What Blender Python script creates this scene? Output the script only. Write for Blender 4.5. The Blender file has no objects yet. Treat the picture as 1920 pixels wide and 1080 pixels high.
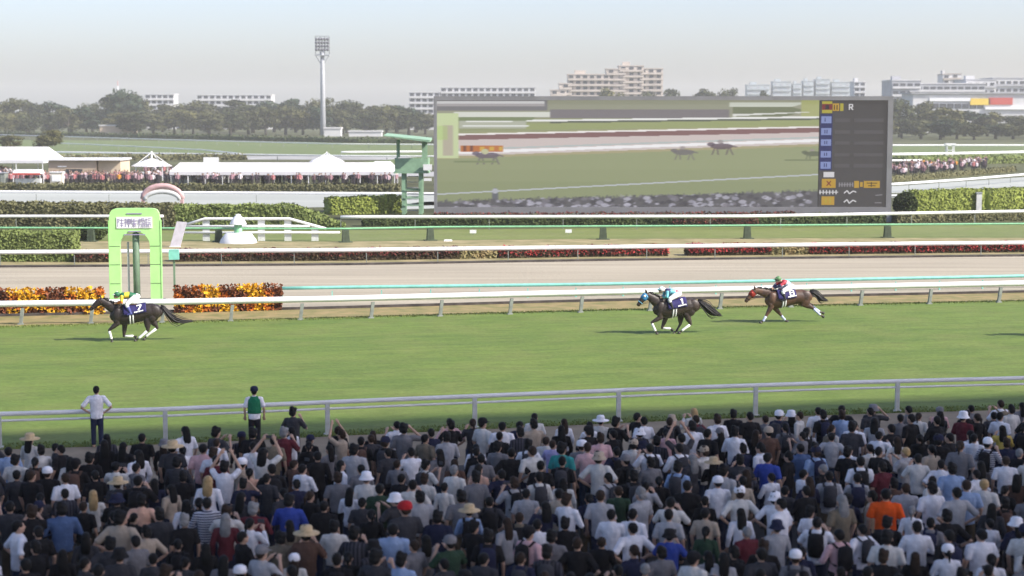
import bpy, math, random
import numpy as np
from mathutils import Vector, Matrix, Quaternion

random.seed(7)
RNG = np.random.default_rng(11)
SC = bpy.context.scene
COL = SC.collection

# ------------------------------------------------------------------ camera
CAM_H = 9.5
FPX = 3300.0                      # focal length in pixels of a 1920 wide frame
PITCH = math.atan(330.0 / FPX)
cam_d = bpy.data.cameras.new('camera')
cam = bpy.data.objects.new('camera', cam_d)
COL.objects.link(cam)
cam.location = (0, 0, CAM_H)
cam.rotation_euler = (math.pi / 2 - PITCH, 0, 0)
cam_d.sensor_width = 36.0
cam_d.lens = FPX / 1920.0 * 36.0
cam_d.clip_start = 0.5
cam_d.clip_end = 6000
SC.camera = cam
cam_d.dof.use_dof = True            # long lens focused on the leading runners
cam_d.dof.focus_distance = 78.0
cam_d.dof.aperture_fstop = 0.9

# ------------------------------------------------------------------ sky, sun, exposure
SUN_EL = math.radians(39)
SHADOW_DIR = Vector((-0.93, 0.37, 0)).normalized()
world = bpy.data.worlds.new('World')
SC.world = world
world.use_nodes = True
wn = world.node_tree.nodes
bg = wn['Background']
sky = wn.new('ShaderNodeTexSky')
sky.sky_type = 'NISHITA'
sky.sun_disc = False
sky.sun_elevation = SUN_EL
sky.sun_rotation = math.atan2(-SHADOW_DIR.x, -SHADOW_DIR.y)
sky.altitude = 0
sky.air_density = 0.85
sky.dust_density = 2.0
sky.ozone_density = 2.0
tint = wn.new('ShaderNodeMix'); tint.data_type = 'RGBA'; tint.blend_type = 'MULTIPLY'
tint.inputs[0].default_value = 1.0
tint.inputs[7].default_value = (0.975, 0.91, 0.965, 1)        # urban summer haze takes the green cast off the clear-air sky
world.node_tree.links.new(sky.outputs[0], tint.inputs[6])
world.node_tree.links.new(tint.outputs[2], bg.inputs[0])
bg.inputs[1].default_value = 0.128
sun_d = bpy.data.lights.new('sun', 'SUN')
sun = bpy.data.objects.new('sun', sun_d)
COL.objects.link(sun)
sun_d.energy = 3.7
sun_d.angle = math.radians(1.2)
sun_d.color = (1.0, 0.95, 0.87)
sd = Vector((SHADOW_DIR.x * math.cos(SUN_EL), SHADOW_DIR.y * math.cos(SUN_EL), -math.sin(SUN_EL)))
sun.rotation_euler = sd.to_track_quat('-Z', 'Y').to_euler()
sun.location = (60, -40, 60)
EXPO = 1.06
vs = SC.view_settings
vs.view_transform = 'Standard'
vs.look = 'None'
vs.exposure = EXPO
vs.gamma = 1.0
vs.use_curve_mapping = False
SC.cycles.max_bounces = 6
SC.cycles.diffuse_bounces = 3
SC.cycles.volume_bounces = 1
SC.cycles.volume_step_rate = 4.0
SC.cycles.use_denoising = True

# ------------------------------------------------------------------ helpers
def lin(r, g, b):
    f = lambda v: (v / 255 / 12.92) if v / 255 <= 0.04045 else ((v / 255 + 0.055) / 1.055) ** 2.4
    return (f(r), f(g), f(b))

CP, SP = math.cos(PITCH), math.sin(PITCH)
def ray(px, py):
    a, b = (px - 960) / FPX, (540 - py) / FPX
    return Vector((a, CP + b * SP, -SP + b * CP))
def G(px, py, h=0.0):
    """where the line of sight through a photograph pixel meets the level h"""
    d = ray(px, py)
    t = (h - CAM_H) / d.z
    return Vector((d.x * t, d.y * t, h))
def AT(px, py, dist):
    """the point seen at that pixel at forward distance dist"""
    d = ray(px, py)
    t = dist / d.y
    return Vector((d.x * t, dist, CAM_H + d.z * t))
def PX(p):
    """world point to photograph pixel"""
    x, y, z = p.x, p.y, p.z - CAM_H
    dep = y * CP - z * SP
    up = y * SP + z * CP
    return 960 + FPX * x / dep, 540 - FPX * up / dep

def tag(o, label=None, cat=None, group=None, kind=None):
    if label: o['label'] = label
    if cat: o['category'] = cat
    if group: o['group'] = group
    if kind: o['kind'] = kind
    return o

def empty(name, loc=(0, 0, 0), rz=0.0):
    o = bpy.data.objects.new(name, None)
    COL.objects.link(o)
    o.location = loc
    o.rotation_euler = (0, 0, rz)
    o.empty_display_size = 0.2
    return o

def link(name, me, parent=None, loc=None, rz=None):
    o = bpy.data.objects.new(name, me)
    COL.objects.link(o)
    if parent is not None: o.parent = parent
    if loc is not None: o.location = loc
    if rz is not None: o.rotation_euler = (0, 0, rz)
    return o

def paint(o, m):
    o.material_slots[0].link = 'OBJECT'
    o.material_slots[0].material = m
    return o

class MB:
    def __init__(s):
        s.v, s.f, s.m = [], [], []
    def add(s, vs, fs, mi=0):
        b = len(s.v)
        s.v += [tuple(p) for p in vs]
        s.f += [tuple(i + b for i in f) for f in fs]
        s.m += [mi] * len(fs)
    def box(s, c, d, mi=0, rz=0.0, taper=1.0):
        x, y, z = d[0] / 2, d[1] / 2, d[2] / 2
        cs, sn = math.cos(rz), math.sin(rz)
        out = []
        for sz in (-1, 1):
            k = taper if sz > 0 else 1.0
            for sx, sy in ((-1, -1), (1, -1), (1, 1), (-1, 1)):
                px, py = sx * x * k, sy * y * k
                out.append((c[0] + px * cs - py * sn, c[1] + px * sn + py * cs, c[2] + sz * z))
        s.add(out, [(3, 2, 1, 0), (4, 5, 6, 7), (0, 1, 5, 4), (1, 2, 6, 5), (2, 3, 7, 6), (3, 0, 4, 7)], mi)
        return s
    def loft(s, pts, rad, seg=10, mi=0, caps=True, lat=Vector((0, 1, 0)), dome=0.5):
        """tube through pts; rad is one radius or (across, along-normal) per point"""
        pts = [Vector(p) for p in pts]
        n = len(pts)
        if not isinstance(rad, (list, tuple)): rad = [rad] * n
        rings, prev = [], None
        for i, p in enumerate(pts):
            t = (pts[min(i + 1, n - 1)] - pts[max(i - 1, 0)])
            if t.length < 1e-9: t = Vector((0, 0, 1))
            t.normalize()
            a = lat - lat.dot(t) * t
            if a.length < 0.25:
                q = Vector((1, 0, 0))
                a = q - q.dot(t) * t
            a.normalize()
            if prev is not None and a.dot(prev) < 0: a = -a
            prev = a
            b = t.cross(a)
            r = rad[i]
            ra, rb = (r, r) if not isinstance(r, (list, tuple)) else r
            rings.append([p + a * (ra * math.cos(2 * math.pi * k / seg)) + b * (rb * math.sin(2 * math.pi * k / seg)) for k in range(seg)])
        vs = [q for r in rings for q in r]
        fs = []
        for i in range(n - 1):
            for k in range(seg):
                k2 = (k + 1) % seg
                fs.append((i * seg + k, i * seg + k2, (i + 1) * seg + k2, (i + 1) * seg + k))
        if caps:
            for i, sgn in ((0, -1), (n - 1, 1)):
                j = 1 if i == 0 else n - 2
                t = (pts[i] - pts[j]).normalized()
                r = rad[i]
                rr = r if not isinstance(r, (list, tuple)) else min(r)
                vs.append(pts[i] + t * rr * dome)
                c = len(vs) - 1
                for k in range(seg):
                    k2 = (k + 1) % seg
                    fs.append((i * seg + k2, i * seg + k, c) if sgn < 0 else (i * seg + k, i * seg + k2, c))
        s.add(vs, fs, mi)
        return s
    def ball(s, c, r, seg=12, rings=8, mi=0, rot=None):
        c = Vector(c)
        r = (r, r, r) if not isinstance(r, (list, tuple)) else r
        vs, fs = [], []
        for i in range(1, rings):
            th = math.pi * i / rings
            for k in range(seg):
                ph = 2 * math.pi * k / seg
                p = Vector((r[0] * math.sin(th) * math.cos(ph), r[1] * math.sin(th) * math.sin(ph), r[2] * math.cos(th)))
                if rot is not None: p = rot @ p
                vs.append(c + p)
        t, b = Vector((0, 0, r[2])), Vector((0, 0, -r[2]))
        if rot is not None: t, b = rot @ t, rot @ b
        vs += [c + t, c + b]
        T, B = len(vs) - 2, len(vs) - 1
        for i in range(rings - 2):
            for k in range(seg):
                k2 = (k + 1) % seg
                fs.append((i * seg + k, (i + 1) * seg + k, (i + 1) * seg + k2, i * seg + k2))
        for k in range(seg):
            k2 = (k + 1) % seg
            fs.append((T, k, k2))
            fs.append((B, (rings - 2) * seg + k2, (rings - 2) * seg + k))
        s.add(vs, fs, mi)
        return s
    def lathe(s, prof, c=(0, 0, 0), seg=16, mi=0):
        vs, fs = [], []
        for r, z in prof:
            for k in range(seg):
                a = 2 * math.pi * k / seg
                vs.append((c[0] + r * math.cos(a), c[1] + r * math.sin(a), c[2] + z))
        for i in range(len(prof) - 1):
            for k in range(seg):
                k2 = (k + 1) % seg
                fs.append((i * seg + k, i * seg + k2, (i + 1) * seg + k2, (i + 1) * seg + k))
        s.add(vs, fs, mi)
        return s
    def prism(s, poly, y0, y1, mi=0):
        """polygon in x,z pushed from y0 to y1"""
        n = len(poly)
        vs = [(x, y0, z) for x, z in poly] + [(x, y1, z) for x, z in poly]
        fs = [tuple(range(n)), tuple(range(2 * n - 1, n - 1, -1))]
        for i in range(n):
            j = (i + 1) % n
            fs.append((j, i, i + n, j + n))
        s.add(vs, fs, mi)
        return s
    def mesh(s, name, mats=(), smooth=False):
        me = bpy.data.meshes.new(name)
        me.from_pydata(s.v, [], s.f)
        for m in mats: me.materials.append(m)
        if any(s.m): me.polygons.foreach_set('material_index', s.m)
        if smooth: me.polygons.foreach_set('use_smooth', [True] * len(me.polygons))
        me.update()
        return me
    def build(s, name, mats, parent=None, smooth=False, loc=None, rz=None):
        if not isinstance(mats, (list, tuple)): mats = (mats,)
        return link(name, s.mesh(name, mats, smooth), parent, loc, rz)

def np_mesh(name, V, F, mats, mi=None, smooth=False):
    """fast mesh from numpy vertices (n,3) and equal-sided faces (m,k)"""
    me = bpy.data.meshes.new(name)
    V = np.asarray(V, dtype=np.float32); F = np.asarray(F, dtype=np.int32)
    me.vertices.add(len(V)); me.vertices.foreach_set('co', V.ravel())
    k = F.shape[1]
    me.loops.add(F.size); me.loops.foreach_set('vertex_index', F.ravel())
    me.polygons.add(len(F))
    me.polygons.foreach_set('loop_start', np.arange(0, F.size, k, dtype=np.int32))
    if mi is not None: me.polygons.foreach_set('material_index', np.asarray(mi, dtype=np.int32))
    if smooth: me.polygons.foreach_set('use_smooth', np.ones(len(F), dtype=bool))
    for m in mats: me.materials.append(m)
    me.update(calc_edges=True)
    me.validate()
    return me

def leaf_quads(P, size, rng, flat=0.0, N=None):
    """one randomly turned leaf-sized quad at each point"""
    P = np.asarray(P, dtype=float); n = len(P)
    a = rng.normal(size=(n, 3)); a[:, 2] *= (1 - flat); a /= np.linalg.norm(a, axis=1)[:, None]
    if N is not None:            # leaves that lie roughly along the surface they clothe
        nn = np.asarray(N, dtype=float) + rng.normal(0, .55, (n, 3)); nn /= np.linalg.norm(nn, axis=1)[:, None]
        a -= (a * nn).sum(1)[:, None] * nn; a /= np.linalg.norm(a, axis=1)[:, None]
        b = np.cross(nn, a)
    else: b = rng.normal(size=(n, 3)); b -= (a * b).sum(1)[:, None] * a; b /= np.linalg.norm(b, axis=1)[:, None]
    sz = (size * rng.uniform(0.6, 1.35, n))[:, None]
    V = np.stack([P - a * sz * .5 - b * sz * .32, P + a * sz * .5 - b * sz * .32, P + a * sz * .5 + b * sz * .32, P - a * sz * .5 + b * sz * .32], 1).reshape(-1, 3)
    F = np.arange(4 * n).reshape(n, 4)
    return V, F

def remesh(mb, name, voxel, smooth=2, ratio=1.0):
    me = mb.mesh(name + '_src')
    o = link(name + '_src', me)
    m = o.modifiers.new('r', 'REMESH'); m.mode = 'VOXEL'; m.voxel_size = voxel
    if smooth:
        m = o.modifiers.new('s', 'SMOOTH'); m.factor = 0.5; m.iterations = smooth
    if ratio < 1.0:
        m = o.modifiers.new('d', 'DECIMATE'); m.ratio = ratio
    bpy.context.view_layer.update()
    dg = bpy.context.evaluated_depsgraph_get()
    out = bpy.data.meshes.new_from_object(o.evaluated_get(dg))
    out.name = name
    out.polygons.foreach_set('use_smooth', [True] * len(out.polygons))
    bpy.data.objects.remove(o)
    bpy.data.meshes.remove(me)
    out.materials.clear()
    return out

# ------------------------------------------------------------------ materials
def mat(name, col, rough=0.7, var=0.12, scale=3.0, spec=0.3, metal=0.0, bump=0.0, bscale=None, stretch=(1, 1, 1), col2=None, sheen=0.0):
    m = bpy.data.materials.new(name)
    m.use_nodes = True
    nt = m.node_tree; N = nt.nodes; L = nt.links
    p = N['Principled BSDF']
    p.inputs['Roughness'].default_value = rough
    p.inputs['Specular IOR Level'].default_value = spec
    p.inputs['Metallic'].default_value = metal
    if sheen: p.inputs['Sheen Weight'].default_value = sheen
    tc = N.new('ShaderNodeTexCoord'); mp = N.new('ShaderNodeMapping')
    mp.inputs['Scale'].default_value = stretch
    L.new(tc.outputs['Object'], mp.inputs[0])
    ns = N.new('ShaderNodeTexNoise')
    ns.inputs['Scale'].default_value = scale
    ns.inputs['Detail'].default_value = 5
    L.new(mp.outputs[0], ns.inputs['Vector'])
    cr = N.new('ShaderNodeValToRGB')
    a = col2 if col2 else tuple(c * (1 - var * 1.6) for c in col)
    b = tuple(min(1, c * (1 + var * 1.3)) for c in col)
    cr.color_ramp.elements[0].position = 0.32
    cr.color_ramp.elements[1].position = 0.68
    cr.color_ramp.elements[0].color = (*a, 1)
    cr.color_ramp.elements[1].color = (*b, 1)
    L.new(ns.outputs['Fac'], cr.inputs[0])
    L.new(cr.outputs[0], p.inputs['Base Color'])
    if bump:
        nb = N.new('ShaderNodeTexNoise'); nb.inputs['Scale'].default_value = bscale or scale * 4
        nb.inputs['Detail'].default_value = 4
        L.new(tc.outputs['Object'], nb.inputs['Vector'])
        bp = N.new('ShaderNodeBump'); bp.inputs['Strength'].default_value = bump; bp.inputs['Distance'].default_value = 0.05
        L.new(nb.outputs['Fac'], bp.inputs['Height']); L.new(bp.outputs[0], p.inputs['Normal'])
    return m

def glow(name, col, strength=1.0):
    m = bpy.data.materials.new(name); m.use_nodes = True
    p = m.node_tree.nodes['Principled BSDF']
    p.inputs['Base Color'].default_value = (0.01, 0.01, 0.012, 1)
    p.inputs['Roughness'].default_value = 0.8
    p.inputs['Specular IOR Level'].default_value = 0.1
    p.inputs['Emission Color'].default_value = (*col, 1)
    p.inputs['Emission Strength'].default_value = strength / 2 ** EXPO
    return m

def turf_mat(name, a, b, c, ang, fine=9.0):
    """grass: long streaks along the running direction, patches and a fine grain"""
    m = bpy.data.materials.new(name); m.use_nodes = True
    nt = m.node_tree; N = nt.nodes; L = nt.links
    p = N['Principled BSDF']; p.inputs['Roughness'].default_value = 0.75; p.inputs['Specular IOR Level'].default_value = 0.2
    tc = N.new('ShaderNodeTexCoord')
    def noise(scale, stretch, det=4, rot=True):
        mp = N.new('ShaderNodeMapping'); mp.inputs['Scale'].default_value = stretch
        if rot: 
            r = N.new('ShaderNodeMapping'); r.inputs['Rotation'].default_value = (0, 0, -ang)
            L.new(tc.outputs['Object'], r.inputs[0]); L.new(r.outputs[0], mp.inputs[0])
        else: L.new(tc.outputs['Object'], mp.inputs[0])
        n = N.new('ShaderNodeTexNoise'); n.inputs['Scale'].default_value = scale; n.inputs['Detail'].default_value = det
        L.new(mp.outputs[0], n.inputs['Vector']); return n
    n1 = noise(0.5, (0.12, 1.0, 1)); n2 = noise(0.35, (1, 1, 1), 6); n3 = noise(fine, (0.5, 1, 1), 3); n4 = noise(2.2, (0.3, 1, 1), 4)
    r1 = N.new('ShaderNodeValToRGB')
    r1.color_ramp.elements[0].position = .35; r1.color_ramp.elements[1].position = .65
    r1.color_ramp.elements[0].color = (*a, 1); r1.color_ramp.elements[1].color = (*b, 1)
    L.new(n1.outputs['Fac'], r1.inputs[0])
    mx = N.new('ShaderNodeMix'); mx.data_type = 'RGBA'
    rr = N.new('ShaderNodeMapRange'); rr.inputs[1].default_value = .45; rr.inputs[2].default_value = .75; rr.inputs[4].default_value = .75
    L.new(n2.outputs['Fac'], rr.inputs[0]); L.new(rr.outputs[0], mx.inputs[0])
    L.new(r1.outputs[0], mx.inputs[6]); mx.inputs[7].default_value = (*c, 1)
    add = N.new('ShaderNodeMath'); add.operation = 'ADD'
    L.new(n3.outputs['Fac'], add.inputs[0]); L.new(n4.outputs['Fac'], add.inputs[1])
    mr = N.new('ShaderNodeMapRange'); mr.inputs[1].default_value = .65; mr.inputs[2].default_value = 1.35; mr.inputs[3].default_value = .72; mr.inputs[4].default_value = 1.25
    L.new(add.outputs[0], mr.inputs[0])
    hs = N.new('ShaderNodeHueSaturation'); L.new(mx.outputs[2], hs.inputs['Color']); L.new(mr.outputs[0], hs.inputs['Value'])
    L.new(hs.outputs[0], p.inputs['Base Color'])
    bp = N.new('ShaderNodeBump'); bp.inputs['Strength'].default_value = .5; bp.inputs['Distance'].default_value = .06
    L.new(n3.outputs['Fac'], bp.inputs['Height']); L.new(bp.outputs[0], p.inputs['Normal'])
    return m

TURF_ANG = math.radians(11.3)
M = {}
M['ground'] = mat('ground', (.085, .09, .045), .9, .25, .05, .1)
M['turf'] = turf_mat('turf', (.1, .15, .03), (.128, .18, .036), (.152, .178, .048), TURF_ANG)
M['turf_light'] = turf_mat('turf_light', (.135, .165, .05), (.16, .19, .06), (.17, .18, .075), math.radians(3))
M['turf_far'] = turf_mat('turf_far', (.10, .14, .05), (.13, .165, .055), (.16, .165, .07), 0.0)
M['verge'] = mat('verge', (.235, .18, .09), .9, .2, 1.2, .1, bump=.4, bscale=8, col2=(.17, .165, .07))
M['tan_soil'] = mat('tan_soil', (.27, .225, .13), .9, .18, .6, .1, bump=.3, bscale=6, col2=(.18, .17, .08))
M['dirt'] = mat('dirt', (.335, .298, .23), .92, .1, .5, .1, bump=.8, bscale=4, stretch=(.12, 1.8, 1))
M['pale_track'] = mat('pale_track', (.35, .365, .335), .9, .06, .1, .1, stretch=(.2, 1, 1))
M['path'] = mat('path', (.3, .3, .29), .9, .12, .1, .1)
M['paving'] = mat('paving', (.045, .043, .041), .85, .18, .7, .2, bump=.2)
M['tan_path'] = mat('tan_path', (.25, .21, .15), .9, .12, 1, .1)
M['edge_strip'] = mat('edge_strip', (.07, .06, .055), .8, .25, 2, .2)
M['white'] = mat('white', (.8, .8, .79), .45, .04, 1.5, .4)
M['white_old'] = mat('white_old', (.62, .63, .61), .6, .1, 2, .3)
M['lilac'] = mat('lilac', (.6, .58, .63), .6, .08, 3, .3)
M['post_grey'] = mat('post_grey', (.23, .25, .22), .6, .15, 4, .3)
M['post_dark'] = mat('post_dark', (.055, .075, .045), .7, .2, 4, .3)
M['rail_post'] = mat('rail_post', (.5, .52, .5), .5, .1, 4, .4)
M['teal'] = mat('teal', (.2, .52, .43), .5, .08, 3, .4)
M['mint'] = mat('mint', (.22, .5, .27), .5, .08, 3, .4)
M['lime'] = mat('lime', (.4, .73, .26), .5, .06, 1.5, .4)
M['lime_edge'] = mat('lime_edge', (.3, .62, .2), .5, .06, 1.5, .4)
M['green_paint'] = mat('green_paint', (.25, .4, .26), .55, .1, 1.5, .35)
M['pole_green'] = mat('pole_green', (.13, .2, .13), .55, .1, 2, .35)
M['frame_grey'] = mat('frame_grey', (.19, .19, .195), .55, .06, .8, .35)
M['dark_grey'] = mat('dark_grey', (.06, .06, .065), .6, .1, 1, .3)
M['steel'] = mat('steel', (.33, .345, .36), .5, .08, 1, .4)
M['lamp_glass'] = mat('lamp_glass', (.1, .1, .12), .25, .1, 2, .5)
M['glass_dark'] = mat('glass_dark', (.05, .055, .065), .2, .2, .6, .5)
M['apartment_white'] = mat('apartment_white', (.56, .555, .55), .8, .05, .2, .2)
M['apartment_beige'] = mat('apartment_beige', (.5, .44, .38), .8, .07, .2, .2)
M['apartment_tan'] = mat('apartment_tan', (.4, .35, .3), .8, .07, .2, .2)
M['mall_grey'] = mat('mall_grey', (.35, .355, .37), .7, .08, .2, .3)
M['hazed_teal'] = mat('hazed_teal', (.36, .4, .41), .7, .08, .1, .3)  # distant haze blended into the wall colour itself
M['beige_wall'] = mat('beige_wall', (.47, .37, .27), .8, .07, .5, .2)
M['red'] = mat('red', (.5, .07, .05), .6, .1, 2, .3)
M['pale_red'] = mat('pale_red', (.55, .36, .35), .6, .1, 2, .3)
M['yellow'] = mat('yellow', (.75, .52, .06), .6, .1, 2, .3)
M['canvas_white'] = mat('canvas_white', (.66, .65, .65), .7, .04, .6, .2)
HEDGE = {
 'dark': mat('hedge_dark', (.06, .078, .028), .8, .3, .8, .1, col2=(.035, .048, .02)),
 'mid': mat('hedge_mid', (.155, .19, .06), .8, .18, .8, .1, col2=(.12, .15, .048)),
 'bright': mat('hedge_bright', (.235, .275, .06), .8, .16, .7, .1, col2=(.18, .215, .05)),
 'olive': mat('hedge_olive', (.14, .135, .068), .8, .2, .8, .1, col2=(.1, .1, .048)),
}
TREE = {
 'dark olive': mat('tree_dark_olive', (0.0476, 0.0541, 0.0246), .85, .3, .25, .1, col2=(0.0279, 0.0344, 0.0164)),
 'olive': mat('tree_olive', (0.0722, 0.0738, 0.0344), .85, .3, .25, .1, col2=(0.041, 0.0459, 0.0213)),
 'blue-green': mat('tree_blue_green', (0.0394, 0.0558, 0.0344), .85, .3, .25, .1, col2=(0.0213, 0.0328, 0.0213)),
 'yellow-green': mat('tree_yellow_green', (0.0984, 0.0943, 0.0369), .85, .3, .25, .1, col2=(0.0615, 0.0656, 0.0262)),
}
M['bark'] = mat('bark', (.12, .1, .08), .9, .2, 2, .1)

# ------------------------------------------------------------------ lines on the ground
def wl(pts, h=0.0, ext=45.0):
    """pixel polyline at level h -> ground polyline, carried on past both ends"""
    P = [G(x, y, h) for x, y in pts]
    for p in P: p.z = 0
    if ext:
        a = (P[0] - P[1]).normalized(); b = (P[-1] - P[-2]).normalized()
        P = [P[0] + a * ext] + P + [P[-1] + b * ext]
    return P
def along(P, s):
    for i in range(len(P) - 1):
        d = (P[i + 1] - P[i]).length
        if s <= d or i == len(P) - 2:
            t = (P[i + 1] - P[i]).normalized()
            return P[i] + t * s, t
        s -= d
def length(P):
    return sum((P[i + 1] - P[i]).length for i in range(len(P) - 1))
def cross_px(P, px):
    """arc position where the polyline is seen at that pixel column"""
    n = 1500; Ltot = length(P); best = None
    for i in range(n + 1):
        s = Ltot * i / n
        q, t = along(P, s)
        if q.y < 5: continue
        d = abs(PX(q)[0] - px)
        if best is None or d < best[0]: best = (d, s)
    return best[1]
def sheet(name, A, B, z, m, kind='structure'):
    n = 40
    la, lb = length(A), length(B)
    mb = MB(); vs = []
    for i in range(n + 1):
        a, _ = along(A, la * i / n); b, _ = along(B, lb * i / n)
        vs += [(a.x, a.y, z), (b.x, b.y, z)]
    mb.add(vs, [(2 * i, 2 * i + 2, 2 * i + 3, 2 * i + 1) for i in range(n)])
    o = mb.build(name, m)
    tag(o, kind=kind)
    return o
# ------------------------------------------------------------------ ground
mb = MB(); mb.box((0, 1330, -.5), (3200, 2940, 1.0)); tag(mb.build('ground', M['ground']), kind='structure')

NEAR_H, IN_H = 1.05, 0.95
near_rail = wl([(0, 772), (313, 763), (640, 749), (960, 736), (1280, 723), (1600, 713), (1920, 705)], NEAR_H)
turf_far_edge = wl([(0, 613), (640, 596), (1100, 582), (1740, 568), (1920, 564)])
verge_far = wl([(0, 594), (640, 579), (1100, 566), (1740, 553), (1920, 549)])
dirt_far = wl([(0, 502), (640, 498), (1100, 490), (1740, 483), (1920, 481)])
bed_line = wl([(0, 493), (640, 489), (1100, 482), (1740, 475), (1920, 473)])
jump_near = wl([(0, 452), (640, 453), (1100, 448), (1920, 446)])
jump_far = wl([(0, 432), (640, 432), (1100, 428), (1920, 421)])
inner_rail = wl([(0, 570), (320, 566), (640, 560), (960, 552), (1280, 544.5), (1600, 537.5), (1920, 531)], IN_H)
crowd_front = [p + Vector((0, -5.5, 0)) for p in near_rail]
pave_near = [Vector((-45, 8, 0)), Vector((45, 8, 0))]
sheet('pavement', pave_near, crowd_front, .004, M['paving'])
near_edge = [p + Vector((0, -.25, 0)) for p in near_rail]
sheet('path', crowd_front, near_edge, .006, M['tan_path'])
sheet('turf_course', near_edge, turf_far_edge, .008, M['turf'])
sheet('verge', turf_far_edge, verge_far, .010, M['verge'])
sheet('dirt_track', verge_far, dirt_far, .012, M['dirt'])
k2 = [p + Vector((0, .35, 0)) for p in dirt_far]
def ribbon(name, P, w, h, m, z0=0.0):
    """solid low strip of width w and height h along a polyline"""
    n = max(2, int(length(P) / 3)); mb = MB(); vs = []
    Lp = length(P)
    for i in range(n + 1):
        q, t = along(P, Lp * i / n); nn = Vector((-t.y, t.x, 0))
        a, b = q, q + nn * w
        vs += [(a.x, a.y, z0), (a.x, a.y, z0 + h), (b.x, b.y, z0 + h), (b.x, b.y, z0)]
    fs = []
    for i in range(n):
        o = 4 * i
        for k in range(3): fs.append((o + k, o + 4 + k, o + 5 + k, o + k + 1))
    fs += [(0, 1, 2, 3), (4 * n + 3, 4 * n + 2, 4 * n + 1, 4 * n)]
    mb.add(vs, fs)
    return mb.build(name, m)
tag(ribbon('edge_strip', [p + Vector((0, .01, 0)) for p in dirt_far], .5, .12, M['edge_strip']), kind='structure')  # low dark strip along the far edge of the dirt track
tag(ribbon('edge_strip', [p + Vector((0, .0, 0)) for p in verge_far], .14, .13, M['edge_strip']), kind='structure')  # kerb between the verge and the dirt track
sheet('verge', [p + Vector((0, .5, 0)) for p in dirt_far], jump_near, .006, M['tan_soil'])
sheet('jump_course', jump_near, jump_far, .009, M['turf_light'])
tp0 = wl([(0, 392), (400, 392), (760, 386)], 0, 60); tp1 = wl([(0, 362), (320, 362.5), (760, 364)], 0, 60)
sheet('infield_track', tp0, tp1, .012, M['pale_track'])
tq0 = wl([(1560, 366), (1680, 362), (1920, 350)], 0, 60); tq1 = wl([(1560, 353), (1680, 349), (1920, 332)], 0, 60)
sheet('infield_track', tq0, tq1, .012, M['pale_track'])
sheet('infield_lawn', wl([(0, 331), (800, 331)], 0, 60), wl([(0, 322), (800, 322)], 0, 60), .008, M['path'])
sheet('path', wl([(0, 298), (800, 300)], 0, 60), wl([(0, 291), (800, 293)], 0, 60), .012, M['path'])
sheet('far_turf_course', wl([(0, 290), (800, 292)], 0, 100), wl([(0, 262), (800, 268)], 0, 100), .016, M['turf_far'])
sheet('far_turf_course', wl([(1600, 305), (1920, 303)], 0, 100), wl([(1600, 272), (1920, 270)], 0, 100), .016, M['turf_far'])

# fine grass blades on the near turf
def blades(name, n, y0, y1, x_of, hgt, wid, m):
    rng = np.random.default_rng(3)
    P = []
    u = rng.random(n); w = np.where(rng.random(n) < .6, rng.random(n) ** 2 * .03, 1 - rng.random(n) ** 2 * .025)
    A = near_edge; B = turf_far_edge
    xs = -30 + 66 * u
    ax = np.array([[p.x, p.y] for p in A]); bx = np.array([[p.x, p.y] for p in B])
    ya = np.interp(xs, ax[:, 0], ax[:, 1]) + .02; yb = np.interp(xs, bx[:, 0], bx[:, 1]) + .15
    ys = ya + (yb - ya) * w
    th = rng.uniform(0, math.pi, n); hh = hgt * rng.uniform(.6, 1.3, n); ww = wid * rng.uniform(.6, 1.3, n)
    dx, dy = np.cos(th) * ww / 2, np.sin(th) * ww / 2
    lx, ly = rng.normal(0, .35, n) * hh, rng.normal(0, .35, n) * hh
    z = np.full(n, .006)
    V = np.stack([np.stack([xs - dx, ys - dy, z], 1), np.stack([xs + dx, ys + dy, z], 1), np.stack([xs + lx, ys + ly, z + hh], 1)], 1).reshape(-1, 3)
    F = np.arange(3 * n).reshape(n, 3)
    o = link(name, np_mesh(name, V, F, [m]))
    tag(o, 'longer grass fringe along both edges of the racing turf', 'grass', kind='stuff')
blades('grass', 26000, 0, 0, None, .06, .045, mat('grass_blade', (.15, .185, .05), .7, .15, .6, .2, col2=(.12, .155, .038)))

# ------------------------------------------------------------------ rails
def rail(name, label, P, h, r, posts, post_mesh, m, pm, lower=None, group='racecourse rails', s0=None, s1=None, seg=8, dip=None):
    root = empty(name, along(P, (s0 or 0))[0])
    tag(root, label, 'rail', group)
    o0 = root.location
    Lp = length(P); a = s0 if s0 is not None else 0.0; b = s1 if s1 is not None else Lp
    n = max(2, int((b - a) / 1.5))
    def tube(rr, hh, nm):
        pts = []
        for i in range(n + 1):
            q, t = along(P, a + (b - a) * i / n)
            pts.append((q.x - o0.x, q.y - o0.y, hh + (dip(i / n) if dip else 0)))
        MB().loft(pts, [rr] * len(pts), seg, lat=Vector((0, 1, 0))).build(nm, m, root, True)
    tube(r, h - (r[1] if lower else 0), 'top_rail')
    if lower: tube(lower[1], lower[0], 'lower_rail')
    for s in posts:
        q, t = along(P, s)
        o = link('post', post_mesh, root, (q.x - o0.x, q.y - o0.y, 0), math.atan2(t.y, t.x))
        paint(o, pm)
    return root
def post_me(h, w, d, lean=0.0, top=1.0):
    mb = MB()
    hw, hd = w / 2, d / 2
    vs = [(-hw, -hd, 0), (hw, -hd, 0), (hw, hd, 0), (-hw, hd, 0), (-hw * top + lean, -hd * top, h), (hw * top + lean, -hd * top, h), (hw * top + lean, hd * top, h), (-hw * top + lean, hd * top, h)]
    mb.add(vs, [(3, 2, 1, 0), (4, 5, 6, 7), (0, 1, 5, 4), (1, 2, 6, 5), (2, 3, 7, 6), (3, 0, 4, 7)])
    mb.box((0, 0, .03), (w * 1.7, d * 1.7, .06))
    return mb.mesh('post', (M['white'],))
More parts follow.
